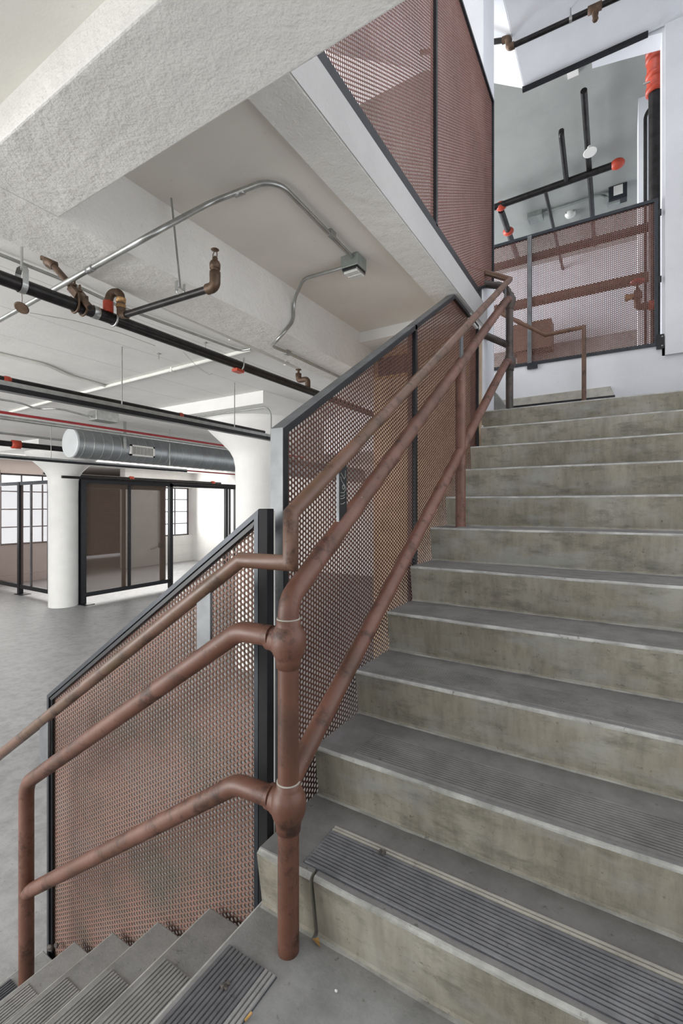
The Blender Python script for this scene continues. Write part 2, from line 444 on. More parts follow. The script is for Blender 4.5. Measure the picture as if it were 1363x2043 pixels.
for k in range(1, 12):
    poly, mi = step_poly(k)
    x0 = XE if k != 1 else -.714
    if k >= 10: x0 = -.975 if k == 11 else -.905
    m = MB(); m.slab(poly, 0, x0, XR, mi, 40, .0013, k, (0, len(poly)-1, len(poly)-2))
    if k == 1:
        pl = [(a-.006 if i in (1, 2, 3, 4) else a, b) for i, (a, b) in enumerate(poly)]
        m.slab(pl, 0, -.912, -.724, mi, 10, .0012, 77, (0, len(poly)-1, len(poly)-2)); m.box((-.75, 1.045, -.02), (-.70, 1.32, .1786), 1)
    st = m.build('step', ['riser', 'tread', 'nosing'], up, bevel=0)
    y, z = NOSE[k]
    if k <= 10:
        n = 14 if k < 4 else 12
        # a shallow recessed strip: slightly darker bed with ribs on it
        bed = MB().box((-.768, y+.026, z-.002), (.72, y+.196, z+.0016)); bed.build('groove_bed', ['rib_dark' if k == 1 else 'rib'], st)
        if k == 1:
            ribs('ribbed_strip', st, -.764, .715, y+.028, y+.196, z+.0016, 14, ['rib_mid', 'rib_pale'], lambda i: 1 if i >= 12 else 0)
        else:
            ribs('ribbed_strip', st, -.764, .715, y+.028, y+.19, z+.0005, 14, ['rib'])
# under-body of the flight
MB().prism([(1.10, -1.06), (1.10, -.02), (3.85, 1.74), (3.95, 1.93), (5.25, 1.93), (5.25, 1.72), (3.95, 1.72), (1.6, .17), (1.6, -1.06)], 0, XE+.012, XR).build('stair_slab', 'conc_dark', up)

low = thing('concrete_stairs', 'lower flight of grey concrete steps with ribbed nosings descending to the hall floor', 'stairs', (-.9, .9, 0))
LX = [-.928, -1.200, -1.474, -1.757, -2.038, -2.312]
YL = 1.092
def low_poly(k):
    x = LX[k]; z = -R*k; xin = (LX[k-1]-.06) if k else .0
    xin = LX[k-1]+.06 if k else 1.0
    r = .012; zb = -R*(k+1) if k < 5 else -1.068
    pts = [(xin, z-.05), (xin, z), (x+r, z), (x+r*.4, z-.0025), (x+.001, z-r*.7), (x, z-r), (x+.024, zb+.015), (x+.012, zb), (x+.012, zb-.02)]
    mi = [0, 0, 1, 1, 1, 0, 1, 0, 0]
    return pts, mi
for k in range(6):
    pts, mi = low_poly(k)
    m = MB()
    y0 = -1.2
    y1 = YL if k else 1.06
    m.prism(pts, 1, y0, y1, 0, mi)
    if k == 0: m.box((-.70, 1.03, -.05), (XR, 1.3, 0.0), 0)
    st = m.build('step', ['low_tread', 'nosing'], low, bevel=.005)
    x = LX[k]; z = -R*k
    ytop = .895 if k < 5 else .95
    nn = 11
    if k == 0:
        MB().box((x+.024, -1.1, z-.002), (x+.19, ytop, z+.001)).build('groove_bed', ['rib_dark'], st)
        ribs('ribbed_strip', st, -1.1, ytop-.002, x+.026, x+.188, z+.0008, 13, ['rib_mid', 'low_rib'], lambda i: 1 if i >= 10 else 0, along=1)
    else:
        ribs('ribbed_strip', st, -1.1, ytop-.002, x+.026, x+.165, z+.0003, nn, ['low_rib', 'rib_dark'], (lambda i: 1) if k == 5 else None, along=1)
# closing side body of lower flight
body = [(-.94, -.10)]
for k in range(1, 6):
    body += [(LX[k-1]+.02, -R*k-.05), (LX[k]+.04, -R*k-.05)]
body += [(LX[5]+.04, -1.06), (1.0, -1.06), (1.0, -.08)]
MB().prism(body, 1, -1.15, 1.02).build('stair_slab', 'conc_dark', low)
MB().prism([(-2.28, -1.06), (-2.28, -1.03), (-.90, -.20), (XR, -.20), (XR, -1.06)], 1, 1.0, 1.088).build('stair_slab', 'conc_dark', low)

# ------------------------------------------------------------------ pipe railing
RX, RY = -.758, .962
rail = thing('pipe_railing', 'brown painted welded pipe railing running down both flights round the corner post', 'railing', (RX, RY, 0))
rp = .0285
def slopeU(y): return 1.165+.677*(y-1.30)
FY = 3.80
MB().tube([(RX, RY+.004, -.01), (RX, RY+.004, .86)], rp, 28).build('post', 'pipe', rail)
MB().tube([(RX, RY+.004, .86), (RX, RY+.004, slopeU(RY)), (RX, FY-.10, slopeU(FY-.10)), (RX, FY-.02, slopeU(FY-.06))], rp, 28, fil=.16).build('top_rail', 'pipe', rail)
def slopeM(y): return .677+.682*(y-1.30)
MB().tube([(RX, RY+.01, slopeM(RY)-.0), (RX, FY-.12, slopeM(FY-.12)), (RX, FY, slopeM(FY-.08))], rp*.97, 28, fil=.1).build('mid_rail', 'pipe', rail)
def ballfit(z, arm=None, x=RX, y=RY+.004, s=1., mat='pipe'):
    m = MB(); m.lathe((x, y, z), (0, 0, 1), [(-.072, .0288), (-.070, .0325), (-.050, .034), (-.042, .0365), (-.032, .0415), (-.018, .0462), (0, .048), (.018, .0462), (.031, .041), (.039, .0352), (.043, .033), (.058, .0325), (.060, .0288)], 32)
    if arm:
        m.lathe((x, y, z), arm, [(.02, .041), (.038, .038), (.046, .034), (.064, .033), (.066, .0288)], 28)
    o = m.build('ball_fitting', mat, rail)
    if mat == 'pipe': MB().lathe((x, y, z+.0585), (0, 0, 1), [(0, .029), (.0005, .0318), (.003, .0318), (.0035, .029)], 28).build('collar_seam', 'rib_pale', o)
    return o
ballfit(.826, (-1, 0, 0)); ballfit(.392, (-1, 0, 0))
# lower flight rails
def slopeL(x): return .74+(.665)*(x+1.056)
MB().tube([(RX-.05, RY-.004, .834), (-.925, RY-.006, .832), (-2.150, RY-.010, slopeL(-2.15)), (-2.150, RY-.010, -.90)], rp, 28, fil=.105).build('top_rail', 'pipe', rail)
def slopeLm(x): return .351+.686*(x+.981)
MB().tube([(RX-.05, RY-.004, .398), (-.935, RY-.006, .394), (-2.140, RY-.010, slopeLm(-2.14))], rp*.97, 28, fil=.10).build('mid_rail', 'pipe', rail)
# handrail with mitred corners
hr = .0215
def slopeH(y): return 1.376+.644*(y-1.299)
MB().tube([(-2.75, RY-.01, .065+.657*(-2.75+2.387)), (-.918, RY-.008, 1.034), (RX+.004, RY+.008, 1.034), (RX+.004, RY+.010, 1.166), (RX+.002, 3.80, slopeH(3.80)),
           (RX-.45, 3.81, slopeH(3.80)+.26), (RX-1.4, 3.81, slopeH(3.80)+.26+.62)], hr, 24).build('handrail', 'handrail', rail)
# flat bars between handrail and top rail
m = MB().box((RX-.003, 1.214, slopeU(1.23)+.005), (RX+.006, 1.262, slopeH(1.24)-.005)); fb = m.build('flat_bar', ['black'], rail, bevel=.001)  # dark reflection on the broad face put in as black colour
MB().box((RX-.0032, 1.2125, slopeU(1.22)+.005), (RX+.0058, 1.2142, slopeH(1.215)-.01)).build('lit_edge', 'steel_grey', fb)  # same steel as the bar; its lit edge set by a lighter colour
m = MB()
Yb0, zb0 = 1.219, slopeU(1.23)+.075
def stroke(pts, off=(0, 0)):
    m.tube([(RX+.0066, Yb0+a+off[0], zb0+b+off[1]) for a, b in pts], .0007, 6)
for dz in (0., .017, .025): stroke([(.002, dz), (.018, dz+.001), (.028, dz+.006)])
stroke([(.002, .036), (.022, .036), (.031, .045), (.031, .055), (.024, .062), (.014, .058), (.013, .050), (.020, .046), (.026, .052), (.020, .064), (.008, .074), (.002, .086)])
stroke([(.004, .098), (.012, .092), (.024, .080), (.030, .086), (.031, .108)])
m.build('chalk_number', 'chalk', fb)
MB().box((RX-.004, 2.49, slopeU(2.5)), (RX+.005, 2.535, slopeH(2.5))).build('flat_bar', 'steel_grey', rail)
MB().box((RX-.004, 3.62, slopeU(3.63)), (RX+.005, 3.66, slopeH(3.63))).build('flat_bar', 'steel_grey', rail)
MB().box((-1.095, RY-.014, slopeL(-1.065)), (-1.036, RY-.005, slopeL(-1.065)+.20)).build('flat_bar', 'steel_grey', rail, bevel=.001)
MB().box((-2.03, RY-.014, slopeL(-1.99)), (-1.965, RY-.005, slopeL(-1.99)+.20)).build('flat_bar', 'steel_grey', rail, bevel=.001)
# post standing on the sixth step
MB().tube([(RX, 2.500, NOSE[6][1]-.01), (RX, 2.500, slopeU(2.5))], rp*.97, 24).build('post', 'pipe', rail)
# dark corner post on the upper landing with its own fittings and the next flight's rails
MB().tube([(RX, FY, 1.95), (RX, FY, 2.93), (RX-.30, FY+.01, 3.02+.02), (RX-1.3, FY+.01, 3.70)], rp, 24, fil=.14).build('post', 'dark_rail', rail)
MB().tube([(RX, FY, 2.46), (RX-1.2, FY+.01, 3.22)], rp*.97, 20).build('mid_rail', 'dark_rail', rail)
ballfit(slopeU(FY-.06), None, RX, FY, mat='dark_rail'); ballfit(slopeM(FY-.08), None, RX, FY, mat='dark_rail')

# wall side handrail of the next flight
hr2 = thing('wall_handrail', 'thin brown handrail with one leg standing on the upper landing before the white wall', 'handrail', (-.31, 5.05, 1.958))
zt = 2.935
MB().tube([(-.31, 5.05, 1.95), (-.31, 5.05, zt), (-.655, 5.05, zt-.012), (-1.14, 5.05, 3.275), (-2.2, 5.05, 4.0)], .0205, 20).build('rail_pipe', 'handrail', hr2)

# ------------------------------------------------------------------ perforated guard panels
PXP = -.952   # face of upper flight panel
gp = thing('perforated_guard_panel', 'tall sloping perforated brown steel guard with black frame beside the upper flight', 'guard panel', (-.97, 1.2, 0))
poly = [(1.183, -.10), (1.183, 1.446), (3.0, 2.603), (3.615, 2.603), (3.615, 1.30)]
frame_parts(poly, 0, PXP, PXP-.052, .016, gp, 'steel_grey', skip=(4,))
frame_parts(inset(poly, .004), 0, PXP+.003, PXP-.02, .022, gp, 'black', skip=(4,), name='glazing_angle')
MB().box((PXP+.003, 2.318, .6), (PXP-.045, 2.345, 2.17)).build('mullion', 'black', gp)
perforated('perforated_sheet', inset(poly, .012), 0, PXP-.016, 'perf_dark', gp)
MB().box((PXP-.02, 3.59, 1.55), (PXP-.06, 3.64, 2.6)).build('post', 'black', gp)

gl = thing('perforated_guard_panel', 'sloping perforated brown steel guard with black frame beside the lower flight', 'guard panel', (-1.0, 1.11, 0))
poly = [(-.948, -.35), (-.948, 1.176), (-.985, 1.176), (-2.283, .296), (-2.283, -.93)]
polyf = [(-.985, -.22), (-.985, 1.166), (-2.283, .296), (-2.283, -1.0)]
frame_parts([(-.985, -.22), (-.985, 1.176), (-2.290, .301), (-2.290, -1.0)], 1, 1.100, 1.132, .016, gl, 'steel', skip=(3,))
frame_parts(inset(polyf, .012), 1, 1.103, 1.128, .014, gl, 'black', skip=(0, 2, 3), name='glazing_angle')
frame_parts(inset(polyf, .012), 1, 1.108, 1.128, .012, gl, 'black', skip=(0, 1, 3), name='glazing_angle')
MB().box((-.982, 1.098, -.2), (-.945, 1.130, 1.178)).build('post', 'matt_black', gl, bevel=.002)
MB().box((-1.000, 1.097, -.2), (-.983, 1.14, 1.16)).build('frame_bar', 'steel', gl)
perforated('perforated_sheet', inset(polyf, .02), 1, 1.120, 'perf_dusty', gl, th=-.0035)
# slim white post standing between the two panels
sp = MB().box((-.977, 1.150, -.3), (-.967, 1.162, 1.17)); tag(sp.build('steel_post', 'white_conduit'), 'slim pale steel post in the gap between the lower and upper guard panels', 'post')

gu = thing('perforated_guard_panel', 'level perforated brown guard round the stair opening of the floor above', 'guard panel', (-.95, 2.5, 2.8))
xq = -.94
poly = [(.80, 2.835), (3.53, 2.835), (4.06, 3.10), (4.06, 4.69), (.80, 4.69)]
frame_parts(poly, 0, xq+.004, xq-.036, .022, gu, 'steel')
MB().box((xq+.006, .8, 2.790), (xq-.004, 3.56, 2.862)).build('base_angle', 'black', gu)
MB().box((xq+.006, 2.600, 2.85), (xq-.030, 2.628, 4.69)).build('mullion', 'black', gu)
perforated('perforated_sheet', inset(poly, .012), 0, xq-.012, 'perf', gu, seg=12)
MB().box((xq-.015, 3.66, 2.62), (xq-.05, 3.72, 2.97)).build('mounting_bracket', 'steel', gu)

gf = thing('perforated_guard_panel', 'perforated reddish guard with steel frame across the opening in the white stairwell wall', 'guard panel', (-.3, 5.2, 2.7))
yq = 5.245
poly = [(-2.6, 2.70), (-2.6, 4.10), (.300, 4.10), (.300, 2.70)]
frame_parts(poly, 1, yq, yq+.04, .030, gf, 'steel')
MB().box((-.862, yq-.002, 2.72), (-.820, yq+.03, 4.09)).build('mullion', 'steel_grey', gf)
perforated('perforated_sheet', inset(poly, .02), 1, yq+.02, 'perf', gf, seg=12)
MB().box((.285, yq-.012, 2.665), (.345, yq+.01, 2.80)).build('mounting_bracket', 'black', gf)
MB().box((-.862, yq-.012, 2.655), (-.76, yq+.01, 2.715)).build('mounting_bracket', 'steel', gf)
for zz in (3.30, 3.93): MB().box((.30, yq-.012, zz), (.325, yq+.02, zz+.05)).build('mounting_bracket', 'black', gf)
for z_ in (2.69, 2.775): MB().ball((.33, yq-.014, z_), .008).build('bolt', 'galv', gf)

# ------------------------------------------------------------------ building shell, this floor
ZH = 2.50; ZF = -1.068; F2 = 2.80
struct(MB().box((-22, -9, ZF-.3), (-.2, 13.0, ZF)).build('floor', 'floor'))
struct(MB().box((-22, -3.5, ZH), (-2.235, 13.0, F2)).box((-2.235, 5.48, ZH), (-1.9, 13.0, F2)).build('ceiling', 'board_white'))
struct(MB().box((-2.24, -3.5, 2.32), (-1.882, 4.14, F2)).build('ceiling_beam', 'rough_white', bevel=.006))
struct(MB().box((-1.884, .656, 2.32), (XR+.6, .950, F2)).build('ceiling_beam', 'rough_white', bevel=.006))
struct(MB().box((-1.884, -3.5, 2.435), (XR+.6, .66, F2)).build('ceiling', 'board_white_x'))
struct(MB().box((-1.884, .94, 2.65), (-.94, 3.80, F2)).build('ceiling', 'cream'))
struct(MB().box((-1.118, .94, 2.612), (-.93, 3.79, F2)).build('ceiling_beam', 'rough_white', bevel=.006))
struct(MB().box((-.9302, .952, 2.614), (-.927, 3.784, 2.795)).build('edge_shade_facing', 'edge_shade_paint'))  # thin facing added to carry the darkened slab edge colour
struct(MB().box((-1.884, 3.37, 2.565), (-.95, 3.9, F2)).build('ceiling_beam', 'hall_white', bevel=.004))
struct(MB().box((-1.884, .60, F2-.01), (-.965, 3.79, F2)).build('floor', 'floor'))
# pier at the head of the flight and the wall under it
struct(MB().box((-1.40, 3.786, 1.70), (-.958, 4.150, 9.6)).build('wall_pier', 'wall_white', bevel=.006))
struct(MB().box((-1.884, 3.62, -1.068), (-.972, 4.15, 2.57)).build('wall_back', 'tan_wall'))
# timber framed dark opening under the far beam
vt = thing('wall_vent', 'small dark opening with a raw timber frame high under the end beam', 'vent', (-1.7, 3.6, 2.4))
MB().box((-1.85, 3.60, 2.30), (-1.46, 3.625, 2.505)).build('timber_frame', 'wood', vt)
MB().box((-1.825, 3.592, 2.32), (-1.48, 3.615, 2.48)).build('recess', 'black', vt)

# ------------------------------------------------------------------ hall walls
WX = -15.1
wl = MB()
wl.box((WX, -6, ZF), (WX-.3, 8.1, .03)); wl.box((WX, -6, 2.12), (WX-.3, 8.1, ZH))
wl.box((WX, 5.85, .0), (WX-.3, 6.02, 2.2)); wl.box((WX, 7.75, .0), (WX-.3, 8.1, 2.2)); wl.box((WX, 3.0, .0), (WX-.3, 3.2, 2.2))
struct(wl.build('wall_west', 'pink_wall'))
wl = MB(); wl.box((WX, 9.86, ZF), (WX-.3, 11.40, ZH)); wl.box((WX, 11.40, ZF), (WX-.3, 12.9, -.02)); wl.box((WX, 11.4, 1.90), (WX-.3, 12.9, ZH))
struct(wl.build('wall_west', 'block_wall'))
struct(MB().box((WX-.3, 12.88, ZF), (-1.9, 13.2, ZH)).build('wall_north', 'hall_white'))
struct(MB().box((-19.35, 10.42, ZF), (-19.6, 10.50, ZH)).box((-15.4, 11.30, ZF), (-17.0, 11.40, ZH)).box((-16.9, 11.40, ZF), (-17.0, 12.7, ZH)).box((-17.0, 12.7, ZF), (-19.6, 12.8, ZH)).box((-19.35, 10.4, 2.3), (-19.6, 12.8, ZH)).build('wall_dock', 'pink_wall'))
struct(MB().prism([(-15.35, 8.1), (-19.4, 10.40), (-19.4, 10.55), (-15.35, 8.25)], 2, ZF, ZH).build('wall_dock', 'pink_wall'))
# roller door
rd = MB(); z = -.96
while z < 2.35:
    rd.prism([(-19.30, z), (-19.27, z+.012), (-19.27, z+.062), (-19.30, z+.072)], 1, 10.5, 12.72) if False else None
    rd.add([(-19.30, 10.5, z), (-19.30, 12.72, z), (-19.262, 12.72, z+.03), (-19.262, 10.5, z+.03), (-19.30, 12.72, z+.085), (-19.30, 10.5, z+.085)], [(0, 1, 2, 3), (3, 2, 4, 5)])
    z += .085
rdo = rd.build('door_1', 'shutter'); struct(rdo)
# windows: steel bars in the openings
def window(name, y0, y1, z0, z1, cols, rows, thick=.035):
    w = bpy.data.objects.new(name, None); COL.objects.link(w); w.location = (WX-.1, (y0+y1)/2, z0); w['kind'] = 'structure'
    m = MB()
    m.box((WX-.06, y0, z0), (WX-.12, y0+.05, z1)); m.box((WX-.06, y1-.05, z0), (WX-.12, y1, z1))
    m.box((WX-.06, y0, z0), (WX-.12, y1, z0+.05)); m.box((WX-.06, y0, z1-.05), (WX-.12, y1, z1))
    for i in range(1, cols):
        y = y0+(y1-y0)*i/cols; m.box((WX-.07, y-thick/2, z0), (WX-.11, y+thick/2, z1))
    for i in range(1, rows):
        zz = z0+(z1-z0)*i/rows; m.box((WX-.065, y0, zz-thick/2), (WX-.115, y1, zz+thick/2))
    m.build('window_frame', 'muntin', w)
    MB().box((WX-.088, y0, z0), (WX-.092, y1, z1)).build('pane', 'glass', w)
    return w
window('window_1', 11.40, 12.72, -.02, 1.90, 2, 4, .03)
window('window_2', 6.02, 7.75, .03, 2.12, 3, 4, .03)
window('window_3', 3.20, 5.85, .03, 2.12, 5, 4, .03)
# ------------------------------------------------------------------ columns
def col_build(cx, cy, s, labeltxt):
    t = thing('mushroom_column', labeltxt, 'column', (cx, cy, ZF), 'white concrete mushroom columns')
    r = .295
    MB().lathe((cx, cy, ZF), (0, 0, 1), [(0, r), (2.62, r)], 48).build('shaft', 'hall_white', t)
    prof = [(2.60, r+.004), (2.80, r+.006), (2.92, r+.03), (3.02, r+.085), (3.13, r+.19), (3.24, r+.31), (3.33, r+.40), (3.385, r+.43), (3.43, r+.435)]
    MB().lathe((cx, cy, ZF), (0, 0, 1), prof, 8*6).build('capital', 'hall_white', t)
    MB().box((cx-s/2, cy-s/2, ZH-.145), (cx+s/2, cy+s/2, ZH)).build('drop_panel', 'hall_white', t)
    return t
col_build(-4.44, 4.93, 1.92, 'white mushroom column behind the upper guard panel, capital flaring to a square drop panel')
col_build(-10.72, 5.50, 1.92, 'white mushroom column beside the black framed mesh partition, duct passing its capital')
col_build(-10.72, 11.4, 1.92, 'white mushroom column far beyond the partition, only its capital edge showing')
# ------------------------------------------------------------------ mesh partition
mp = thing('mesh_partition', 'black steel framed partition of fine mesh panels standing on the hall floor by the column', 'partition', (-10.55, 5.8, ZF))
zt, zb = 1.79, -.87; bx = -10.55
def post(x, y, z1=zt, w=.1): MB().box((x-w/2, y-w/2, ZF), (x+w/2, y+w/2, z1)).build('post', 'black', mp)
post(bx, 5.83, w=.12); post(bx, 8.23); post(bx, 10.30, w=.09); post(bx, 10.45, w=.05); post(bx, 10.72); post(-13.10, 5.66)
MB().box((bx-.05, 5.8, zt-.09), (bx+.05, 10.76, zt)).build('top_rail', 'black', mp)
MB().box((bx-.05, 5.8, zb-.05), (bx+.05, 8.2, zb+.05)).build('bottom_rail', 'black', mp)
MB().box((-16.5 if False else -15.0, 5.62, zt-.09), (-10.6, 5.70, zt)).build('top_rail', 'steel', mp)
MB().box((-15.0, 5.62, zb-.05), (-10.6, 5.70, zb+.05)).build('bottom_rail', 'black', mp)
MB().box((bx-.03, 6.97, zb), (bx+.03, 7.03, zt)).build('mullion', 'black', mp)
MB().box((bx-.06, 6.83, zb), (bx-.02, 6.92, zt-.12)).build('door_stile', 'bronze', mp)
MB().box((bx-.06, 7.93, zb), (bx-.02, 8.08, zt-.12)).build('door_stile', 'bronze', mp)
MB().box((bx-.06, 5.85, zt-.2), (bx-.02, 8.1, zt-.09)).build('door_rail', 'bronze', mp)
MB().box((bx-.07, 7.9, .05), (bx+.0, 8.0, .19)).build('lock_box', 'black', mp)
MB().box((-11.68, 5.64, zb), (-11.73, 5.68, zt)).box((-12.51, 5.64, zb), (-12.56, 5.68, zt)).build('mullion', 'steel_grey', mp)
MB().box((bx-.004, 5.85, zb), (bx+.004, 8.08, zt-.05)).build('mesh_panel', 'fine_mesh', mp)
MB().box((-15.0, 5.655, zb), (-10.6, 5.663, zt-.05)).build('mesh_panel', 'fine_mesh2', mp)
for (x, y) in ((bx, 5.83), (-13.10, 5.66)): MB().box((x-.05, y-.12, ZF), (x+.30, y+.12, ZF+.012)).build('foot_plate', 'black', mp)

# ------------------------------------------------------------------ services in the bay
# main sprinkler pipe
sx, sz = -2.30, 2.178
sm = thing('sprinkler_main', 'black steel sprinkler main running along the beam towards the guard panel', 'pipe', (sx, 1, sz))
MB().tube([(sx, -1.2, sz), (sx, 7.5, sz)], .0305, 24).build('pipe', 'black_pipe', sm)
def u_strap(y, x=sx, z=sz, r=.036):
    pts = [(x-r, y, z+.05)]+[(x-r*math.cos(t), y, z-r*math.sin(t)) for t in [PI*i/10 for i in range(11)]]+[(x+r, y, z+.05)]
    return pts
MB().tube(u_strap(1.436), .0055, 10).build('u_bolt', 'galv', sm)
MB().tube(u_strap(2.38), .0055, 10).build('u_bolt', 'galv', sm)
MB().lathe((sx, 1.32, sz), (0, 1, 0), [(0, .032), (.002, .033), (.03, .033), (.032, .032)], 20).build('strap', 'galv', sm)
m = MB(); p = Vector((sx+.01, 1.40, sz+.02)); m.lathe(p, (0, 0, 1), [(0, .026), (.055, .026), (.06, .02)], 16); m.build('outlet', 'orange', sm)
m = MB(); m.lathe((sx-.01, 2.36, sz-.032), (0, 0, -1), [(-.01, .022), (.008, .02), (.014, .012)], 12); m.box((sx-.03, 2.33, sz-.05), (sx+.02, 2.40, sz-.03)); m.build('outlet', 'orange', sm)
# branch with head
br = thing('sprinkler_branch', 'short sprinkler arm with bronze elbows rising from the main to an upright head', 'pipe', (sx, 1.43, sz))
by = 1.43
a0 = Vector((sx+.01, by-.03, sz+.075)); top = Vector((sx+.015, by-.02, sz+.125))
m = MB(); m.tube([a0, top, top+Vector((.055, .02, 0)), top+Vector((.06, .02, -.085))], .021, 18, fil=.03); m.build('elbow', 'bronze', br)
e2 = top+Vector((.06, .02, -.085))
m = MB(); m.lathe(e2+Vector((0, 0, .03)), (0, 0, -1), [(-.02, .024), (0, .024), (.002, .019), (.012, .019), (.014, .024), (.03, .024)], 18); m.build('coupling', 'brass', br)
pe = PY(418, 576, by); ps = Vector((e2.x+.012, by, e2.z-.03))
m = MB(); m.tube([e2, e2+Vector((0, 0, -.035)), e2+Vector((.05, 0, -.045))], .021, 16, fil=.02); m.build('elbow', 'bronze', br)
ps = e2+Vector((.03, 0, -.043))
MB().tube([ps, pe], .0165, 18).build('pipe', 'black_pipe', br)
eu = Vector((pe.x+.035, by, pe.z))
m = MB(); m.tube([pe-Vector((.012, 0, 0)), eu, eu+Vector((0, 0, .05))], .0235, 18, fil=.024); m.build('elbow', 'bronze', br)
m = MB(); m.lathe(eu+Vector((0, 0, .045)), (0, 0, 1), [(0, .024), (.02, .024), (.021, .017), (.032, .017), (.033, .023), (.055, .024), (.066, .019), (.07, .012)], 18); m.build('coupling', 'bronze', br)
hd = eu+Vector((0, 0, .115))
m = MB(); m.lathe(hd, (0, 0, 1), [(0, .012), (.012, .012), (.014, .006), (.02, .005)], 14)
m.tube([hd+Vector((.011, 0, .01)), hd+Vector((.013, 0, .03)), hd+Vector((.003, 0, .045))], .0022, 8); m.tube([hd+Vector((-.011, 0, .01)), hd+Vector((-.013, 0, .03)), hd+Vector((-.003, 0, .045))], .0022, 8)
m.lathe(hd+Vector((0, 0, .045)), (0, 0, 1), [(0, .004), (.002, .017), (.004, .018), (.005, .017)], 18); m.build('sprinkler_head', 'bronze', br)
# hanger of the branch
hp = PY(360, 583, by); ht = PY(342, 408, by+.0)
hg = thing('pipe_hanger', 'threaded rod hanger holding the short sprinkler arm below the bay ceiling', 'pipe hanger', (hp.x, by, hp.z), 'pipe hangers')
MB().tube([(hp.x, by, hp.z+.02), (ht.x, by, 2.65)], .0048, 10).build('rod', 'galv', hg)
MB().tube([(hp.x, by-.021*math.cos(t), hp.z-.0+.021*math.sin(t)) for t in [2*PI*i/16 for i in range(17)]], .003, 8).box((hp.x-.008, by-.024, hp.z), (hp.x+.008, by-.018, hp.z+.045)).box((hp.x-.008, by+.018, hp.z), (hp.x+.008, by+.024, hp.z+.045)).build('clevis', 'galv', hg)
# clevis hanger on the main with hanging disc
hg = thing('pipe_hanger', 'clevis hanger on the sprinkler main with a small rust coloured disc wired below', 'pipe hanger', (sx, 1.0, sz), 'pipe hangers')
MB().tube([(sx, 1.0, sz+.07), (sx, 1.0, ZH)], .0055, 12).build('rod', 'galv', hg)
m = MB()
for k in range(12):
    pass
pts = [(-.034, .06)]+[(-.034*math.cos(t), -.034*math.sin(t)) for t in [PI*i/12 for i in range(13)]]+[(.034, .06), (.02, .08), (-.02, .08), (-.034, .06)]
for (a, b), (c2, d2) in zip(pts[:-1], pts[1:]):
    m.add([(sx+a, .988, sz+b), (sx+c2, .988, sz+d2), (sx+c2, 1.012, sz+d2), (sx+a, 1.012, sz+b), (sx+a*1.09, .988, sz+b*1.05), (sx+c2*1.09, .988, sz+d2*1.05), (sx+c2*1.09, 1.012, sz+d2*1.05), (sx+a*1.09, 1.012, sz+b*1.05)], [(0, 1, 2, 3), (4, 5, 6, 7), (0, 1, 5, 4), (3, 2, 6, 7)])
m.build('clevis', 'galv', hg)
dk = Vector((sx+.01, .995, sz-.105))
MB().lathe(dk, (.35, -.5, -.8), [(-.002, .026), (0, .030), (.002, .026)], 24).tube([(sx, 1.0, sz-.036), (sx+.004, 1.0, sz-.06), (dk.x, dk.y, dk.z)], .0012, 6).build('disc', 'bronze', hg)
# third hanger farther along
hg = thing('pipe_hanger', 'thin rod hanger beside the drop panel of the column behind the guard', 'pipe hanger', (sx, 3.9, sz), 'pipe hangers')
MB().tube([(sx, 5.2, sz), (sx, 5.2, ZH)], .0048, 8).build('rod', 'galv', hg)
# sway brace
sb = thing('sway_brace', 'rusty brown diagonal sway brace clamped to the sprinkler main', 'pipe brace', (-2.4, 1.2, 2.3))
A = PZ(98, 520, 2.48); B = PX(180, 614, -2.22)
MB().tube([A, B], .0165, 18).build('brace_pipe', 'bronze', sb)
dirb = (B-A).normalized()
MB().lathe(A-dirb*.0, dirb, [(-.012, .025), (.0, .034), (.03, .034), (.045, .022), (.07, .02)], 8).box((A.x-.03, A.y-.03, A.z), (A.x+.03, A.y+.03, ZH)).build('foot', 'bronze', sb)
C1 = A+(B-A)*.62
m = MB(); m.bar(C1, C1+dirb*.085, .06, .03); m.build('clamp', 'bronze', sb)
for f in (.1, .8):
    q = C1+dirb*.085*f; MB().tube([q, q+Vector((.0, 0, .055))], .005, 8).lathe(q+Vector((0, 0, .02)), (0, 0, 1), [(0, .011), (.009, .011)], 6).build('bolt', 'bronze', sb)
for yy in (1.235, 1.275):
    MB().tube(u_strap(yy, r=.037), .0055, 10).build('u_bolt', 'bronze', sb)
m = MB(); m.lathe(B+dirb*.0005, dirb, [(0, .0115), (.0008, .0112)], 16); m.build('hollow_end', 'black', sb)

# conduits
def conduit(name, pts, r, label, mat='galv', fil=.08, clips=(), nm='conduit', couplings=()):
    t = thing(name, label, 'conduit', tuple(pts[0]))
    MB().tube(pts, r, 14, fil=fil).build('tube', mat, t)
    for p in couplings: 
        a, d = p; MB().lathe(a, d, [(-.025, r*1.0), (-.024, r*1.25), (.024, r*1.25), (.025, r)], 14).build('coupling', mat, t)
    for p in clips:
        MB().box((p[0]-.012, p[1]-.025, p[2]-r*1.3), (p[0]+.012, p[1]+.025, p[2]+r*1.5)).build('clip', mat, t)
    return t
c0 = PZ(-60, 672, 2.27); cm = PZ(300, 469, 2.300); cn = PZ(420, 404, 2.60); c1 = PZ(548, 355, 2.628); c2 = PZ(702, 512, 2.628)
d1 = (cm-c0).normalized()
cd = conduit('conduit', [c0, cm, cn, c1, c2], .0125, 'galvanised conduit crossing the beam, bending on the bay ceiling to the small lamp', fil=.11,
             couplings=[(PZ(180, 537, 2.29), d1), (PZ(478, 384, 2.612), (c1-cn).normalized())], clips=[PZ(662, 468, 2.63)])
q = [PZ(684, 534, 2.60), PZ(606, 556, 2.63), PX(586, 600, -1.868), PX(586, 640, -1.868), PX(556, 676, -1.868), PZ(541, 690, 2.30), PZ(566, 700, 2.302), PZ(700, 763, 2.302)]
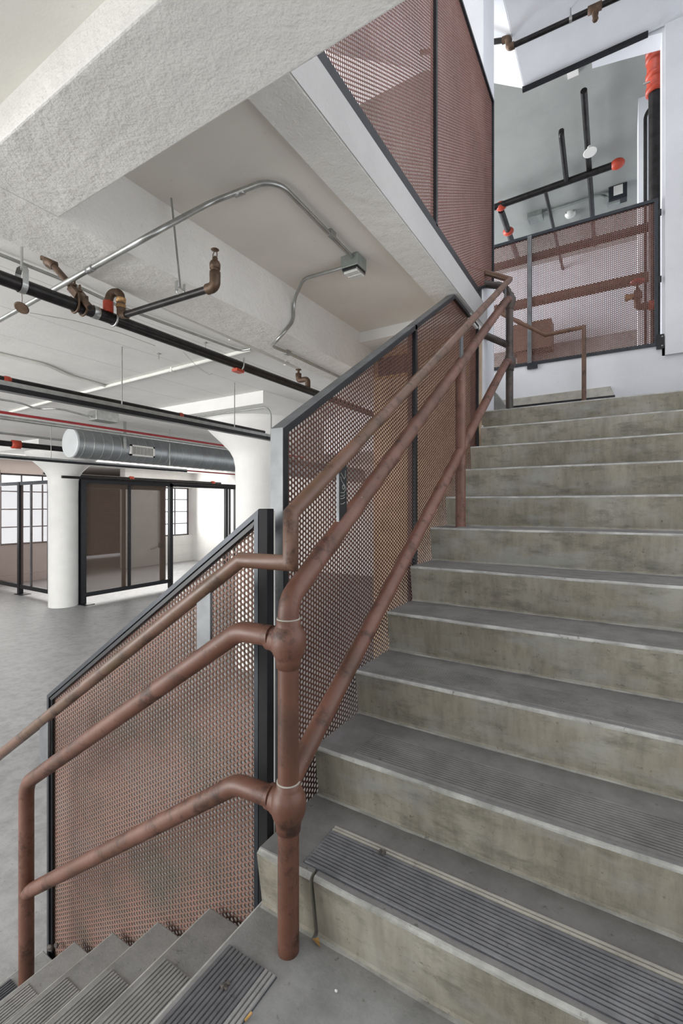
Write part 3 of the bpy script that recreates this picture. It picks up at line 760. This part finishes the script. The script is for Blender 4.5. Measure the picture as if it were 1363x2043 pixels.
conduit('conduit', q, .0105, 'thin conduit looping from the small lamp down the beam side and along its underside', fil=.13, clips=[PZ(574, 704, 2.302)])
conduit('conduit', [PZ(-40, 447, 2.45), PZ(598, 737, 2.452)], .0135, 'pale conduit along the hall side of the long beam, ending in an open stub', mat='white_conduit', clips=[PZ(463, 676, 2.46), PZ(572, 726, 2.46)])
cc = [PZ(-40, 492, 2.478), PZ(130, 560, 2.478), PZ(240, 612, 2.478), PZ(478, 700, 2.478), PZ(500, 696, 2.478)]
conduit('conduit', cc, .0095, 'thin conduit on the hall ceiling beside the long beam, joining the white cross run', mat='galv', fil=.2)
conduit('conduit', [PZ(500, 697, 2.482), PZ(124, 794, 2.482), PZ(20, 822, 2.482)], .017, 'white painted conduit crossing the hall ceiling under the boards', mat='white_conduit', clips=[PZ(345, 738, 2.48)])
conduit('conduit', [PZ(-40, 697, 2.485), PZ(90, 727, 2.485), PZ(140, 750, 2.485), PZ(213, 771, 2.485)], .014, 'pale conduit curving along the hall ceiling to meet the white cross run', mat='white_conduit', fil=.3)
pA = PZ(541, 811, 2.335); dA = cth*pA.y-sth*pA.x
conduit('conduit', [(pA.x, pA.y, CZ+(V0-882)/F*dA), pA, PZ(345, 838, 2.335)], .009, 'small conduit hooping over the near capital from the dark strut rail', fil=.12)

# little wires under the hall ceiling
w = MB(); w.tube([PZ(60, 624, 2.44), PZ(150, 640, 2.45), PZ(240, 664, 2.46), PZ(310, 690, 2.47)], .0018, 6, fil=.2); tag(w.build('hanging_wire', 'galv'), 'thin slack wire under the hall ceiling below the sprinkler main', 'wire')
w = MB(); w.tube([PZ(366, 702, 2.48), PZ(392, 730, 2.44), PZ(418, 748, 2.45), PZ(424, 745, 2.48)], .0018, 6, fil=.1); tag(w.build('hanging_wire', 'galv'), 'short kinked wire hanging from the hall ceiling past the orange outlet', 'wire')
for (u, v) in ((317, 705), (410, 683), (245, 0),):
    if v == 0: continue
    p = PZ(u, v, ZH); o = MB().tube([p, p-Vector((0, 0, .05))], .003, 6).box((p.x-.012, p.y-.012, ZH-.006), (p.x+.012, p.y+.012, ZH)).build('anchor_stub', 'galv')
    tag(o, 'short anchor stub in the hall ceiling', 'anchor', 'ceiling anchor stubs')

# small lamp on junction box
lp = thing('ceiling_lamp', 'small grey box lamp with two clear lenses on the bay ceiling', 'lamp', (-1.33, 2.33, 2.65))
bx0, bx1, by0, by1 = -1.405, -1.292, 2.285, 2.395
MB().box((bx0, by0, 2.578), (bx1, by1, 2.652)).build('junction_box', 'box_grey', lp, bevel=.004)
MB().box((bx0+.006, by0+.004, 2.562), (bx1-.004, by1-.004, 2.580)).build('cover_frame', 'black', lp, bevel=.003)
for s in (0, 1):
    y = by0+.012+s*.046
    MB().box((bx0+.012, y, 2.548), (bx1-.010, y+.040, 2.566)).build('lens', 'lens', lp, bevel=.004)
for x in (bx0+.01, bx1-.008):
    MB().tube([(x, by0+.004, 2.560), (x, by1-.004, 2.560)], .004, 8).build('wire_guard', 'galv', lp)

# second head beyond the sprinkler main
p = PX(628, 774, -2.30)
s2 = thing('sprinkler_branch', 'bronze elbow and upright head on top of the sprinkler main by the guard frame', 'pipe', (sx, 3.2, sz))
yy = 3.20
MB().tube([(sx, yy, sz+.02), (sx, yy, sz+.10), (sx-.10, yy, sz+.10), (sx-.10, yy, sz+.14)], .023, 14, fil=.03).build('elbow', 'bronze', s2)
MB().lathe((sx-.10, yy, sz+.13), (0, 0, 1), [(0, .026), (.03, .026), (.032, .01), (.06, .01), (.062, .026), (.066, .026)], 14).build('sprinkler_head', 'bronze', s2)

# ------------------------------------------------------------------ services in the hall
def strut_rail(x, z, y0, y1, label, rods, w=.05):
    t = thing('strut_rail', label, 'strut rail', (x, y0, z))
    MB().box((x-w/2, y0, z), (x+w/2, y1, z+w*.6)).build('channel', 'galv', t)
    MB().box((x-w/2-.004, y0, z-.035), (x+w/2+.004, y1, z+.001)).build('cover', 'black', t)
    for y in rods: MB().tube([(x, y, z+.02), (x, y, ZH)], .0055, 8).build('rod', 'galv', t)
    return t
strut_rail(-3.52, 1.985, -2, 4.24, 'long dark strut rail hung on rods across the hall, ending at the near column', (2.27, 3.56), .055)
strut_rail(-7.94, 1.93, -2, 6.6, 'dark strut rail hung in front of the column by the partition', (3.88,), .05)
def hall_pipe(pts, r, label, mat='black_pipe', fil=0., bits=()):
    t = thing('hall_pipe', label, 'pipe', tuple(pts[0]))
    MB().tube(pts, r, 12, fil=fil).build('pipe', mat, t)
    for (p, s) in bits: MB().lathe(Vector(p)-Vector((0, s, 0)), (0, 1, 0), [(0, r), (.01, s), (2*s-.01, s), (2*s, r)], 12).build('coupling', 'orange', t)
    return t
p0 = PX(-30, 776, -3.75); p1 = PX(520, 868, -3.75)
hall_pipe([(-3.75, p0.y, 2.09), (-3.75, 4.3, 2.09)], .019, 'dark pipe with rust red couplings lying just above the long strut rail', bits=[((-3.75, PX(14, 778, -3.75).y, 2.09), .024), ((-3.75, 3.05, 2.09), .024)])
a = PZ(-30, 757, 2.3); b = PZ(70, 778, 2.3)
hall_pipe([a, b, PZ(125, 797, 2.3), PZ(160, 797, 2.3), PZ(300, 832, 2.3), PZ(330, 838, 2.3)], .012, 'thin grey conduit dipping above the long strut rail', 'galv', fil=.2)
hall_pipe([PZ(-30, 792, 2.3), PZ(40, 803, 2.3), PZ(75, 817, 2.3), PZ(115, 814, 2.3), PZ(190, 834, 2.3)], .011, 'thin grey conduit curving below the long strut rail to a box fitting', 'galv', fil=.25)
bx_ = PZ(205, 835, 2.3); tag(MB().box((bx_.x-.1, bx_.y-.14, 2.26), (bx_.x+.1, bx_.y+.16, 2.38)).build('junction_box', 'galv', None, bevel=.01), 'grey junction box fitting above the round duct end', 'electrical box')
hall_pipe([(-6.3, .4, 2.30), (-6.3, 8.6, 2.30)], .017, 'bright red pipe running above the round duct', 'red')
hall_pipe([(-6.5, .4, 2.27), (-6.5, 8.6, 2.27)], .026, 'grey pipe running below the red pipe and above the round duct', 'galv')
hall_pipe([(-9.0, .4, 2.25), (-9.0, 7.5, 2.25)], .05, 'black sprinkler main passing behind the round duct end', bits=[((-9.0, PX(32, 872, -9.0).y, 2.25), .075)])
hall_pipe([(-9.0, .4, 2.42), (-9.0, 7.5, 2.42)], .02, 'thin grey conduit above the black sprinkler main behind the duct', 'galv')
hall_pipe([(-9.6, .4, 1.97+.12), (-9.6, 10.0, 1.97+.12)], .018, 'thin red pipe behind the column capital by the partition', 'red', bits=[((-9.6, 6.1, 2.09), .04)])
hall_pipe([(-13.3, 6.3, 2.05), (-13.3, 12.7, 2.05)], .035, 'dark fire pipe with red couplings in front of the far windows', bits=[((-13.3, 8.9, 2.05), .07), ((-13.3, 12.3, 2.05), .07)])
hall_pipe([(-13.3, 8.9, 2.05), (-15.0, 8.35, 2.03)], .03, 'short brown branch pipe off the far fire pipe towards the parapet wall', 'bronze')
hall_pipe([(-13.3, 12.3, 2.05), (-14.9, 11.3, 2.03)], .03, 'short brown branch pipe off the far fire pipe towards the block wall', 'bronze')
hall_pipe([(-10.2, 5.2, 1.80), (-10.2, 12, 1.80)], .03, 'black strut just over the top rail of the mesh partition')
# round duct
dc = thing('round_duct', 'large round spiral galvanised air duct with a flat end cap and white grille', 'duct', (-6.8, 3.6, 2.1))
dx_, dz_, dr = -6.85, 2.10, .212
prof = [(0, dr)]; y = .0
m = MB(); m.lathe((dx_, 3.62, dz_), (0, 1, 0), [(0, dr), (8.6, dr)], 40)
m.build('duct_body', 'duct', dc)
m = MB()
for i in range(60):
    yy = 3.70+i*.145
    m.lathe((dx_, yy, dz_), (0, 1, 0), [(0, dr), (.004, dr+.0045), (.010, dr+.0045), (.014, dr)], 32)
m.build('spiral_seam', 'galv', dc)
MB().lathe((dx_, 3.60, dz_), (0, 1, 0), [(0, dr-.005), (.004, dr+.004), (.03, dr+.004)], 40).build('end_cap', 'duct_end', dc)
# grille on the side facing the stair
g = MB(); ang = -.15
gx = dx_+dr*math.cos(ang)+.006; gz = dz_+dr*math.sin(ang)
y0, y1 = 4.42, 4.86
g.box((gx-.03, y0, gz-.085), (gx+.012, y1, gz-.062)); g.box((gx-.03, y0, gz+.062), (gx+.012, y1, gz+.085)); g.box((gx-.03, y0, gz-.085), (gx+.012, y0+.03, gz+.085)); g.box((gx-.03, y1-.03, gz-.085), (gx+.012, y1, gz+.085))
gr = g.build('grille', 'white_plastic', dc)
MB().box((gx-.028, y0+.02, gz-.07), (gx+.001, y1-.02, gz+.07)).build('grille_back', 'grille', gr)
m = MB()
for i in range(15): yy = y0+.05+i*(y1-y0-.1)/14; m.box((gx-.0, yy-.004, gz-.065), (gx+.008, yy+.004, gz+.065))
m.build('grille_slats', 'white_plastic', gr)
for yy in (4.30, 5.15): 
    if yy < 5: MB().box((dx_+dr+.002, yy, dz_-.02), (dx_+dr+.010, yy+.05, ZH)).build('hanger_strap', 'galv', dc)
    else: MB().tube([(dx_+dr+.02, yy, dz_-.22), (dx_+dr+.02, yy, ZH)], .006, 8).build('hanger_rod', 'galv', dc)
# small conduit down the white wall block & elbow
conduit('conduit', [(WX+.02, 11.25, 1.9), (WX+.02, 11.25, -.35), (WX+.02, 11.0, -.45), (WX+.02, 10.9, -.45)], .025, 'grey conduit down the block wall between the shutter and the far window', fil=.1)

# ------------------------------------------------------------------ floor above and stairwell
struct(MB().box((-16, -3, F2-.02), (-2.0, 5.2, F2+.001)).build('floor', 'floor'))
ZC = 6.45
struct(MB().box((-16, -3, ZC), (-.96, 4.15, ZC+.3)).box((-16, 4.15, ZC), (-3.4, 5.27, ZC+.3)).build('ceiling', 'hall_white'))
struct(MB().box((-3.6, -3, 6.0), (-3.25, 4.15, ZC)).build('ceiling_beam', 'hall_white'))
struct(MB().box((-1.30, -3, 6.0), (-.96, 3.8, ZC)).build('ceiling_beam', 'hall_white'))
struct(MB().box((-16, 5.27, F2), (-3.5, 5.47, ZC)).build('wall_north', 'hall_white'))
t = hall_pipe([(-2.5, .0, 6.15), (-2.5, 4.1, 6.15)], .045, 'dark pipe with orange coupling under the upper floor ceiling behind the level guard', bits=[((-2.5, 1.35, 6.15), .07), ((-2.5, 2.7, 6.15), .07)])
# stairwell far wall (Y = 5.26) with opening
YW = 5.262
sw = MB()
sw.box((-3.5, YW, 1.9), (2.2, YW+.22, 2.70))
sw.box((.330, YW, 2.6), (2.2, YW+.22, 9.0))
struct(sw.build('wall_stairwell', 'wall_white'))
struct(MB().box((.352, YW-.03, 2.60), (2.2, YW+.05, 5.72)).build('wall_stairwell', 'wall_white'))
struct(MB().box((XR+.004, -1.3, -1.06), (XR+.25, -.0, 9.0)).box((XR+.004, 3.4, -1.06), (XR+.25, 5.26, 9.0)).box((XR+.004, 0, -1.06), (XR+.25, 3.4, .6)).box((XR+.004, 0, 4.6), (XR+.25, 3.4, 9)).build('wall_east', 'wall_white'))
# landing two floors up with sloping soffit of the flight leaving it
struct(MB().box((-.895, 3.55, 5.70), (XR, YW-.01, 5.88)).build('ceiling', 'wall_white', bevel=.006))
struct(MB().prism([(-.895, 5.70), (-3.4, 7.38), (-3.4, 7.6), (-.895, 5.95)], 1, 4.16, YW-.01).build('ceiling', 'wall_white', bevel=.006))
wv = [PY(u_, v_, YW+.02) for u_, v_ in ((1180, 108), (1326, 45), (1326, 66), (1240, 90))]
struct(MB().prism([(p_.x, p_.z) for p_ in wv], 1, YW+.005, YW+.20).build('trim_2', 'wall_white'))
tag(MB().box((-.91, YW-.045, 5.665), (.22, YW-.005, 5.705)).build('steel_angle', 'black'), 'black steel angle along the edge of the white landing overhead', 'angle iron')
# rough ledge on the far wall by the landing
lg = MB(); lg.add([(-1.2, YW-.075, 1.95), (.06, YW-.075, 1.95), (-.10, YW-.055, 2.36), (-1.2, YW-.055, 2.345), (-1.2, YW+.01, 1.95), (.08, YW+.01, 1.95), (-.09, YW+.01, 2.375), (-1.2, YW+.01, 2.36)],
                  [(0, 1, 2, 3), (3, 2, 6, 7), (1, 5, 6, 2), (0, 3, 7, 4)])
tag(lg.build('concrete_ledge', 'curb'), 'rough concrete ledge with a sloping end at the foot of the white stairwell wall', 'ledge')
tag(MB().box((-1.2, YW-.09, 1.95), (-.05, YW-.074, 2.262)).build('floor_edge_strip', 'black'), 'thin black strip along the concrete ledge beyond the top step', 'metal strip')
# next flight, only its first steps could show beside the pier
nf = thing('concrete_stairs', 'concrete flight leaving the upper landing behind the white pier', 'stairs', (-1.2, 4.7, 1.958))
for k in range(3):
    x = -.985-.275*k; MB().box((x, 4.152, 1.90+.178*k), (x-.33, YW, 1.958+.178*(k+1))).build('step', 'conc_dark', nf, bevel=.006)
cs = PY(1010, 814, 4.18); MB().prism([(-.962, 1.955), (-.962, 2.205), (-.862, 2.06), (-.862, 1.955)], 1, 4.155, 4.30).build('curb', 'conc_dark', nf)

# room beyond the far guard
YB = 10.7
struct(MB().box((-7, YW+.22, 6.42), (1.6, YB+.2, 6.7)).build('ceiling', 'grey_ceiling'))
struct(MB().box((-7, YB, F2), (1.6, YB+.2, 6.42)).build('wall_back', 'wall_white'))
struct(MB().box((-6.9, 10.45, F2), (.94, 10.6, PY(1302, 652, 10.45).z)).build('wall_low', 'conc_dark'))
struct(MB().box((-7, YW+.22, F2-.2), (1.6, YB+.2, F2)).build('floor', 'floor'))
struct(MB().box((.95, YW+.22, F2), (1.2, YB+.2, 6.45)).build('wall_side', 'wall_white'))
bq0 = PY(1010, 652, 10.0); bq1 = PY(1100, 690, 10.0)
tag(MB().box((bq0.x, 10.0, bq1.z), (bq1.x, 10.4, bq0.z)).box((bq0.x+.2, 10.1, F2), (bq1.x-.4, 10.35, bq1.z)).build('brown_cabinet', 'bronze'), 'brown cabinet standing low behind the far perforated guard', 'cabinet')
# pilaster
PL = PY(1274, 420, 7.0)
struct(MB().box((PL.x, 7.0, F2), (.95, 7.5, 6.42)).build('wall_pilaster', 'wall_white'))
def room_pipe(pts, r, label, mat='black_pipe', ends=(), fil=0.):
    t = thing('room_pipe', label, 'pipe', tuple(pts[0]))
    MB().tube(pts, r, 14, fil=fil).build('pipe', mat, t)
    for e in ends: MB().ball(e, r*1.5, 14, sq=(1.3, 1, 1)).build('coupling', 'orange', t)
    return t
zp = 6.2
a = PZ(1000, 411, zp); b = PZ(1232, 327, zp)
room_pipe([(-3.0, a.y+.02, zp), (b.x, b.y, zp)], .05, 'black sprinkler pipe with orange end caps across the grey ceiling', ends=[b, a])
c = PZ(1131, 366, zp); d = PZ(1120, 268, zp); room_pipe([c, d, d+Vector((0, .02, .06))], .036, 'short black stub pipe reaching towards the opening under the grey ceiling', fil=.05)
c = PZ(1088, 381, zp); d = PZ(1108, 455, zp); room_pipe([c, PZ(1125, 545, zp)], .028, 'thin black branch pipe heading away from the main under the grey ceiling')
c = PZ(1165, 181, 6.25); d = PZ(1182, 428, 6.25); room_pipe([c, d+(d-c)*.4], .038, 'long straight black track running away under the grey ceiling')
c = PZ(1000, 420, zp); d = PZ(1020, 478, zp); room_pipe([c, d+(d-c)*.8], .05, 'black pipe with orange joints turning away beside the pier', ends=[c+(d-c)*.7])
# white shade on the track
sh = PZ(1177, 300, 6.1); sl = thing('lamp_shade', 'small white conical lamp shade hanging on the black ceiling track', 'lamp', tuple(sh))
MB().lathe(sh, (.1, -.2, -1), [(-.06, .025), (-.03, .03), (.035, .085), (.037, .078)], 20).build('shade', 'white_plastic', sl)
# smoke detector, boxes
sd = PZ(1138, 425, 6.42); t = thing('smoke_detector', 'round white smoke detector on the grey ceiling', 'smoke detector', tuple(sd))
MB().lathe(sd, (0, 0, -1), [(0, .085), (.03, .09), (.06, .07), (.08, .04), (.085, .02)], 20).build('body', 'white_plastic', t)
MB().box((sd.x-.07, sd.y-.07, 6.39), (sd.x+.07, sd.y+.07, 6.42)).build('mounting_box', 'box_grey', t)
q = PZ(1233, 388, 6.3); t = thing('control_box', 'dark grey control box with a white label sheet under the grey ceiling', 'electrical box', tuple(q))
MB().box((q.x-.13, q.y-.08, 6.18), (q.x+.13, q.y+.08, 6.42)).build('case', 'steel', t, bevel=.01)
MB().box((q.x-.06, q.y-.087, 6.25), (q.x+.07, q.y-.078, 6.40)).build('label_sheet', 'white_plastic', t)
MB().box((q.x-.14, q.y-.06, 6.14), (q.x+.03, q.y+.06, 6.18)).build('plug', 'box_grey', t)
conduit('conduit', [PZ(1215, 412, 6.38), PZ(1212, 392, 6.38), PZ(1195, 389, 6.38), PZ(1075, 428, 6.38)], .022, 'grey conduit from the control box to a round box on the grey ceiling', mat='box_grey', fil=.2)
q = PZ(1071, 430, 6.4); tag(MB().box((q.x-.14, q.y-.12, 6.33), (q.x+.1, q.y+.12, 6.42)).build('junction_box', 'box_grey'), 'small grey junction box on the grey ceiling beside the smoke detector', 'electrical box')
q = PZ(1143, 146, 6.4); tag(MB().box((q.x-.06, q.y-.05, 6.39), (q.x+.06, q.y+.05, 6.42)).build('ceiling_plate', 'white_plastic'), 'little white plate on the grey ceiling by the overhead landing edge', 'plate')
# big riser pipe
rx = PY(1308, 300, 5.75)
rs = thing('riser_pipe', 'thick black riser pipe with bright orange grooved couplings at its top', 'pipe', (rx.x, 5.75, F2))
xr = rx.x
def zz(v): return PY(1308, v, 5.75).z
MB().tube([(xr, 5.75, F2), (xr, 5.75, zz(178))], .062, 24).build('pipe', 'black_pipe', rs)
MB().tube([(xr, 5.75, zz(182)), (xr, 5.75, zz(100))], .076, 24).build('elbow', 'orange', rs)
for v in (180, 152, 118, 104):
    MB().lathe((xr, 5.75, zz(v)-.035), (0, 0, 1), [(0, .066), (.01, .088), (.06, .088), (.07, .066)], 20).build('coupling', 'orange', rs)
MB().tube([(xr, 5.75, zz(100)), (xr, 5.75, 6.42)], .06, 20).build('pipe', 'black_pipe', rs)
for v in (172, 112): MB().tube([(xr-.11, 5.66, zz(v)), (xr-.05, 5.66, zz(v))], .009, 8).build('bolt', 'galv', rs)
rx2 = PY(1288, 250, 6.6).x
room_pipe([(rx2, 6.6, F2), (rx2, 6.6, 5.9), (rx2+.2, 6.6, 6.1)], .02, 'thin dark conduit rising beside the white pilaster', fil=.15)
# pipes and valve seen through the far guard
a = PY(1313, 548, 6.6); b = PY(1000, 612, 6.6)
room_pipe([(a.x, 6.6, a.z-.0), (-3, 6.6, a.z)], .065, 'wide brown pipe crossing behind the far perforated guard', 'bronze')
a = PY(1313, 448, 6.3); room_pipe([(a.x, 6.3, a.z), (-3, 6.3, a.z)], .05, 'dark horizontal pipe just under the top bar behind the far guard', 'black_pipe')
v = thing('hose_valve', 'brass hose valve with an orange wheel handle behind the far guard', 'valve', (.3, 5.65, 3.4))
q = PY(1272, 590, 5.62)
MB().tube([q, q+Vector((0, 0, -.05)), q+Vector((0, 0, -.12)), q+Vector((.16, .02, -.12))], .034, 16, fil=.05).build('body', 'bronze', v)
MB().lathe(q, (0, 0, 1), [(-.03, .045), (.02, .045), (.05, .03), (.08, .012), (.13, .012)], 16).build('bonnet', 'bronze', v)
MB().lathe(q+Vector((0, 0, .13)), (0, 0, 1), [(0, .06), (.008, .068), (.02, .068), (.028, .06)], 18).build('wheel_handle', 'orange', v)
MB().lathe(q+Vector((0, 0, .0)), (-1, 0, 0), [(.03, .03), (.08, .03), (.085, .036), (.11, .036)], 14).build('outlet', 'brass', v)
MB().lathe(q+Vector((.10, .01, -.12)), (1, 0, 0), [(0, .045), (.06, .045)], 14).build('coupling', 'orange', v)
# pipe under the overhead landing
zq = 5.60
a = PZ(1022, 92, zq); b = PZ(1188, 16, zq)
t = thing('sprinkler_branch', 'dark sprinkler pipe with bronze elbows under the white landing overhead', 'pipe', tuple(a))
MB().tube([a, b, b+(b-a)*.6], .0235, 16).build('pipe', 'black_pipe', t)
e0 = a+Vector((-.03, .0, .09)); l0 = PY(988, 75, e0.y)
MB().tube([a+Vector((.02, 0, 0)), a+Vector((-.03, 0, 0)), e0, e0+Vector((-.06, 0, .01))], .031, 16, fil=.035).build('elbow', 'bronze', t)
MB().tube([e0+Vector((-.04, 0, .005)), e0+Vector((-.9, 0, .33))], .0235, 14).build('pipe', 'black_pipe', t)
MB().lathe(b+Vector((0, 0, -.0)), (b-a), [(-.06, .026), (-.058, .034), (.05, .034), (.052, .026)], 16).lathe(b, (0, 0, -1), [(0, .03), (.06, .026), (.08, .02), (.1, .026), (.115, .018)], 14).build('tee', 'bronze', t)
hh_ = a+(b-a)*.72; MB().tube([hh_, Vector((hh_.x, hh_.y, 5.7))], .006, 8).lathe(hh_, (b-a), [(-.012, .028), (.012, .028)], 14).build('hanger', 'galv', t)

# ------------------------------------------------------------------ litter
def clump(c, r, label, mat='dirt', cat='debris', nm='dust_clump'):
    m = MB()
    for i in range(7):
        d = Vector((random.uniform(-1, 1), random.uniform(-1, 1), random.uniform(0, .8)))*r*.55
        q = Vector(c)+d; m.ball(q, r*random.uniform(.3, .5), 7, sq=(1.2, .8, .7))
    for i in range(10):
        d = Vector((random.uniform(-1, 1), random.uniform(-1, 1), random.uniform(.1, 1)))*r
        m.tube([Vector(c), Vector(c)+d], .0009, 4)
    o = m.build(nm, mat); tag(o, label, cat); return o
clump(PZ(451, 1968, .006), .013, 'dust clump on the dark ribs at the landing edge')
clump(PZ(763, 1702, .188), .011, 'dust clump on the ribs of the first upper step')
clump(PY(106, 1891, 1.085), .026, 'brown dirt clump at the foot of the lower guard panel')
m = MB(); p = PZ(628, 1880, .004); m.add([p+Vector((-.012, .004, 0)), p+Vector((0, -.004, .008)), p+Vector((.014, .004, .002)), p+Vector((.004, .012, .006)), p+Vector((.022, -.006, .003))], [(0, 1, 2, 3), (1, 4, 2)])
tag(m.build('dry_leaf', 'leaf'), 'dry tan leaf scrap on the landing at the foot of the first riser', 'leaf')
m = MB(); p = PZ(489, 2036, .006); m.tube([p, p+Vector((.004, .018, .004))], .003, 6); tag(m.build('orange_scrap', 'leaf'), 'small orange scrap lying past the ribs on the landing', 'scrap')
for i, (u, v, z, lb) in enumerate(((671, 1977, .003, 'white crumb on the landing floor in front of the first riser'),)):
    p = PZ(u, v, z); tag(MB().ball(p, .0045, 8, sq=(1, .7, .7)).build('plaster_crumb', 'pale_dirt'), lb, 'crumb')

# ------------------------------------------------------------------ light
struct(MB().box((-1.95, -1.5, 2.0), (XR+.2, -1.3, 9.0)).box((-1.95, -1.5, ZF), (XR+.2, -1.3, .5)).box((-1.95, -1.5, .5), (-1.7, -1.3, 2.0)).build('added_wall_south', 'cream'))  # unseen wall added to cut light on the risers; its opening admits some
w = bpy.data.worlds.new('world'); S.world = w; w.use_nodes = True
bg = w.node_tree.nodes['Background']; bg.inputs[0].default_value = (.95, .97, 1.0, 1); bg.inputs[1].default_value = 1.8
def area(name, loc, rot, sx_, sy_, power, col):
    l = bpy.data.lights.new(name, 'AREA'); l.shape = 'RECTANGLE'; l.size = sx_; l.size_y = sy_; l.energy = power; l.color = col
    o = bpy.data.objects.new(name, l); COL.objects.link(o); o.location = loc; o.rotation_euler = rot
    return o
# daylight entering through the hall windows and shutter side, plus added south fill
area('window_daylight', (-14.9, 9.0, 1.1), (0, -PI/2, 0), 2.0, 7.0, 300, (1, .98, .95))
area('hall_fill_south', (-6.5, -3.4, .9), (PI/2, 0, 0), 8.0, 2.6, 520, (1., .985, .95))  # unseen area light added to brighten the hall floor and ceiling
# daylight over the stairwell, and added fill in the upper rooms
area('upper_window', (-.1, 1.8, 8.6), (0, 0, 0), 1.8, 3.5, 58, (.84, .89, 1.0))
area('room_fill', (-6.5, 8.0, 4.5), (PI/2, 0, -PI/2.2), 3.6, 3.0, 620, (.92, .95, 1.0))  # unseen area light added to brighten the back wall of the far room
area('upper_hall_fill', (-9, 1.5, 4.6), (0, -PI/2, 0), 3.0, 8.0, 650, (1, .97, .93))  # unseen area light inside the upper hall, added to brighten its ceiling

S.view_settings.view_transform = 'Standard'; S.view_settings.look = 'None'
S.view_settings.gamma = 1; S.view_settings.exposure = 0.0; S.view_settings.use_curve_mapping = False
S.cycles.max_bounces = 8; S.cycles.diffuse_bounces = 5; S.cycles.transparent_max_bounces = 16
S.cycles.use_denoising = True
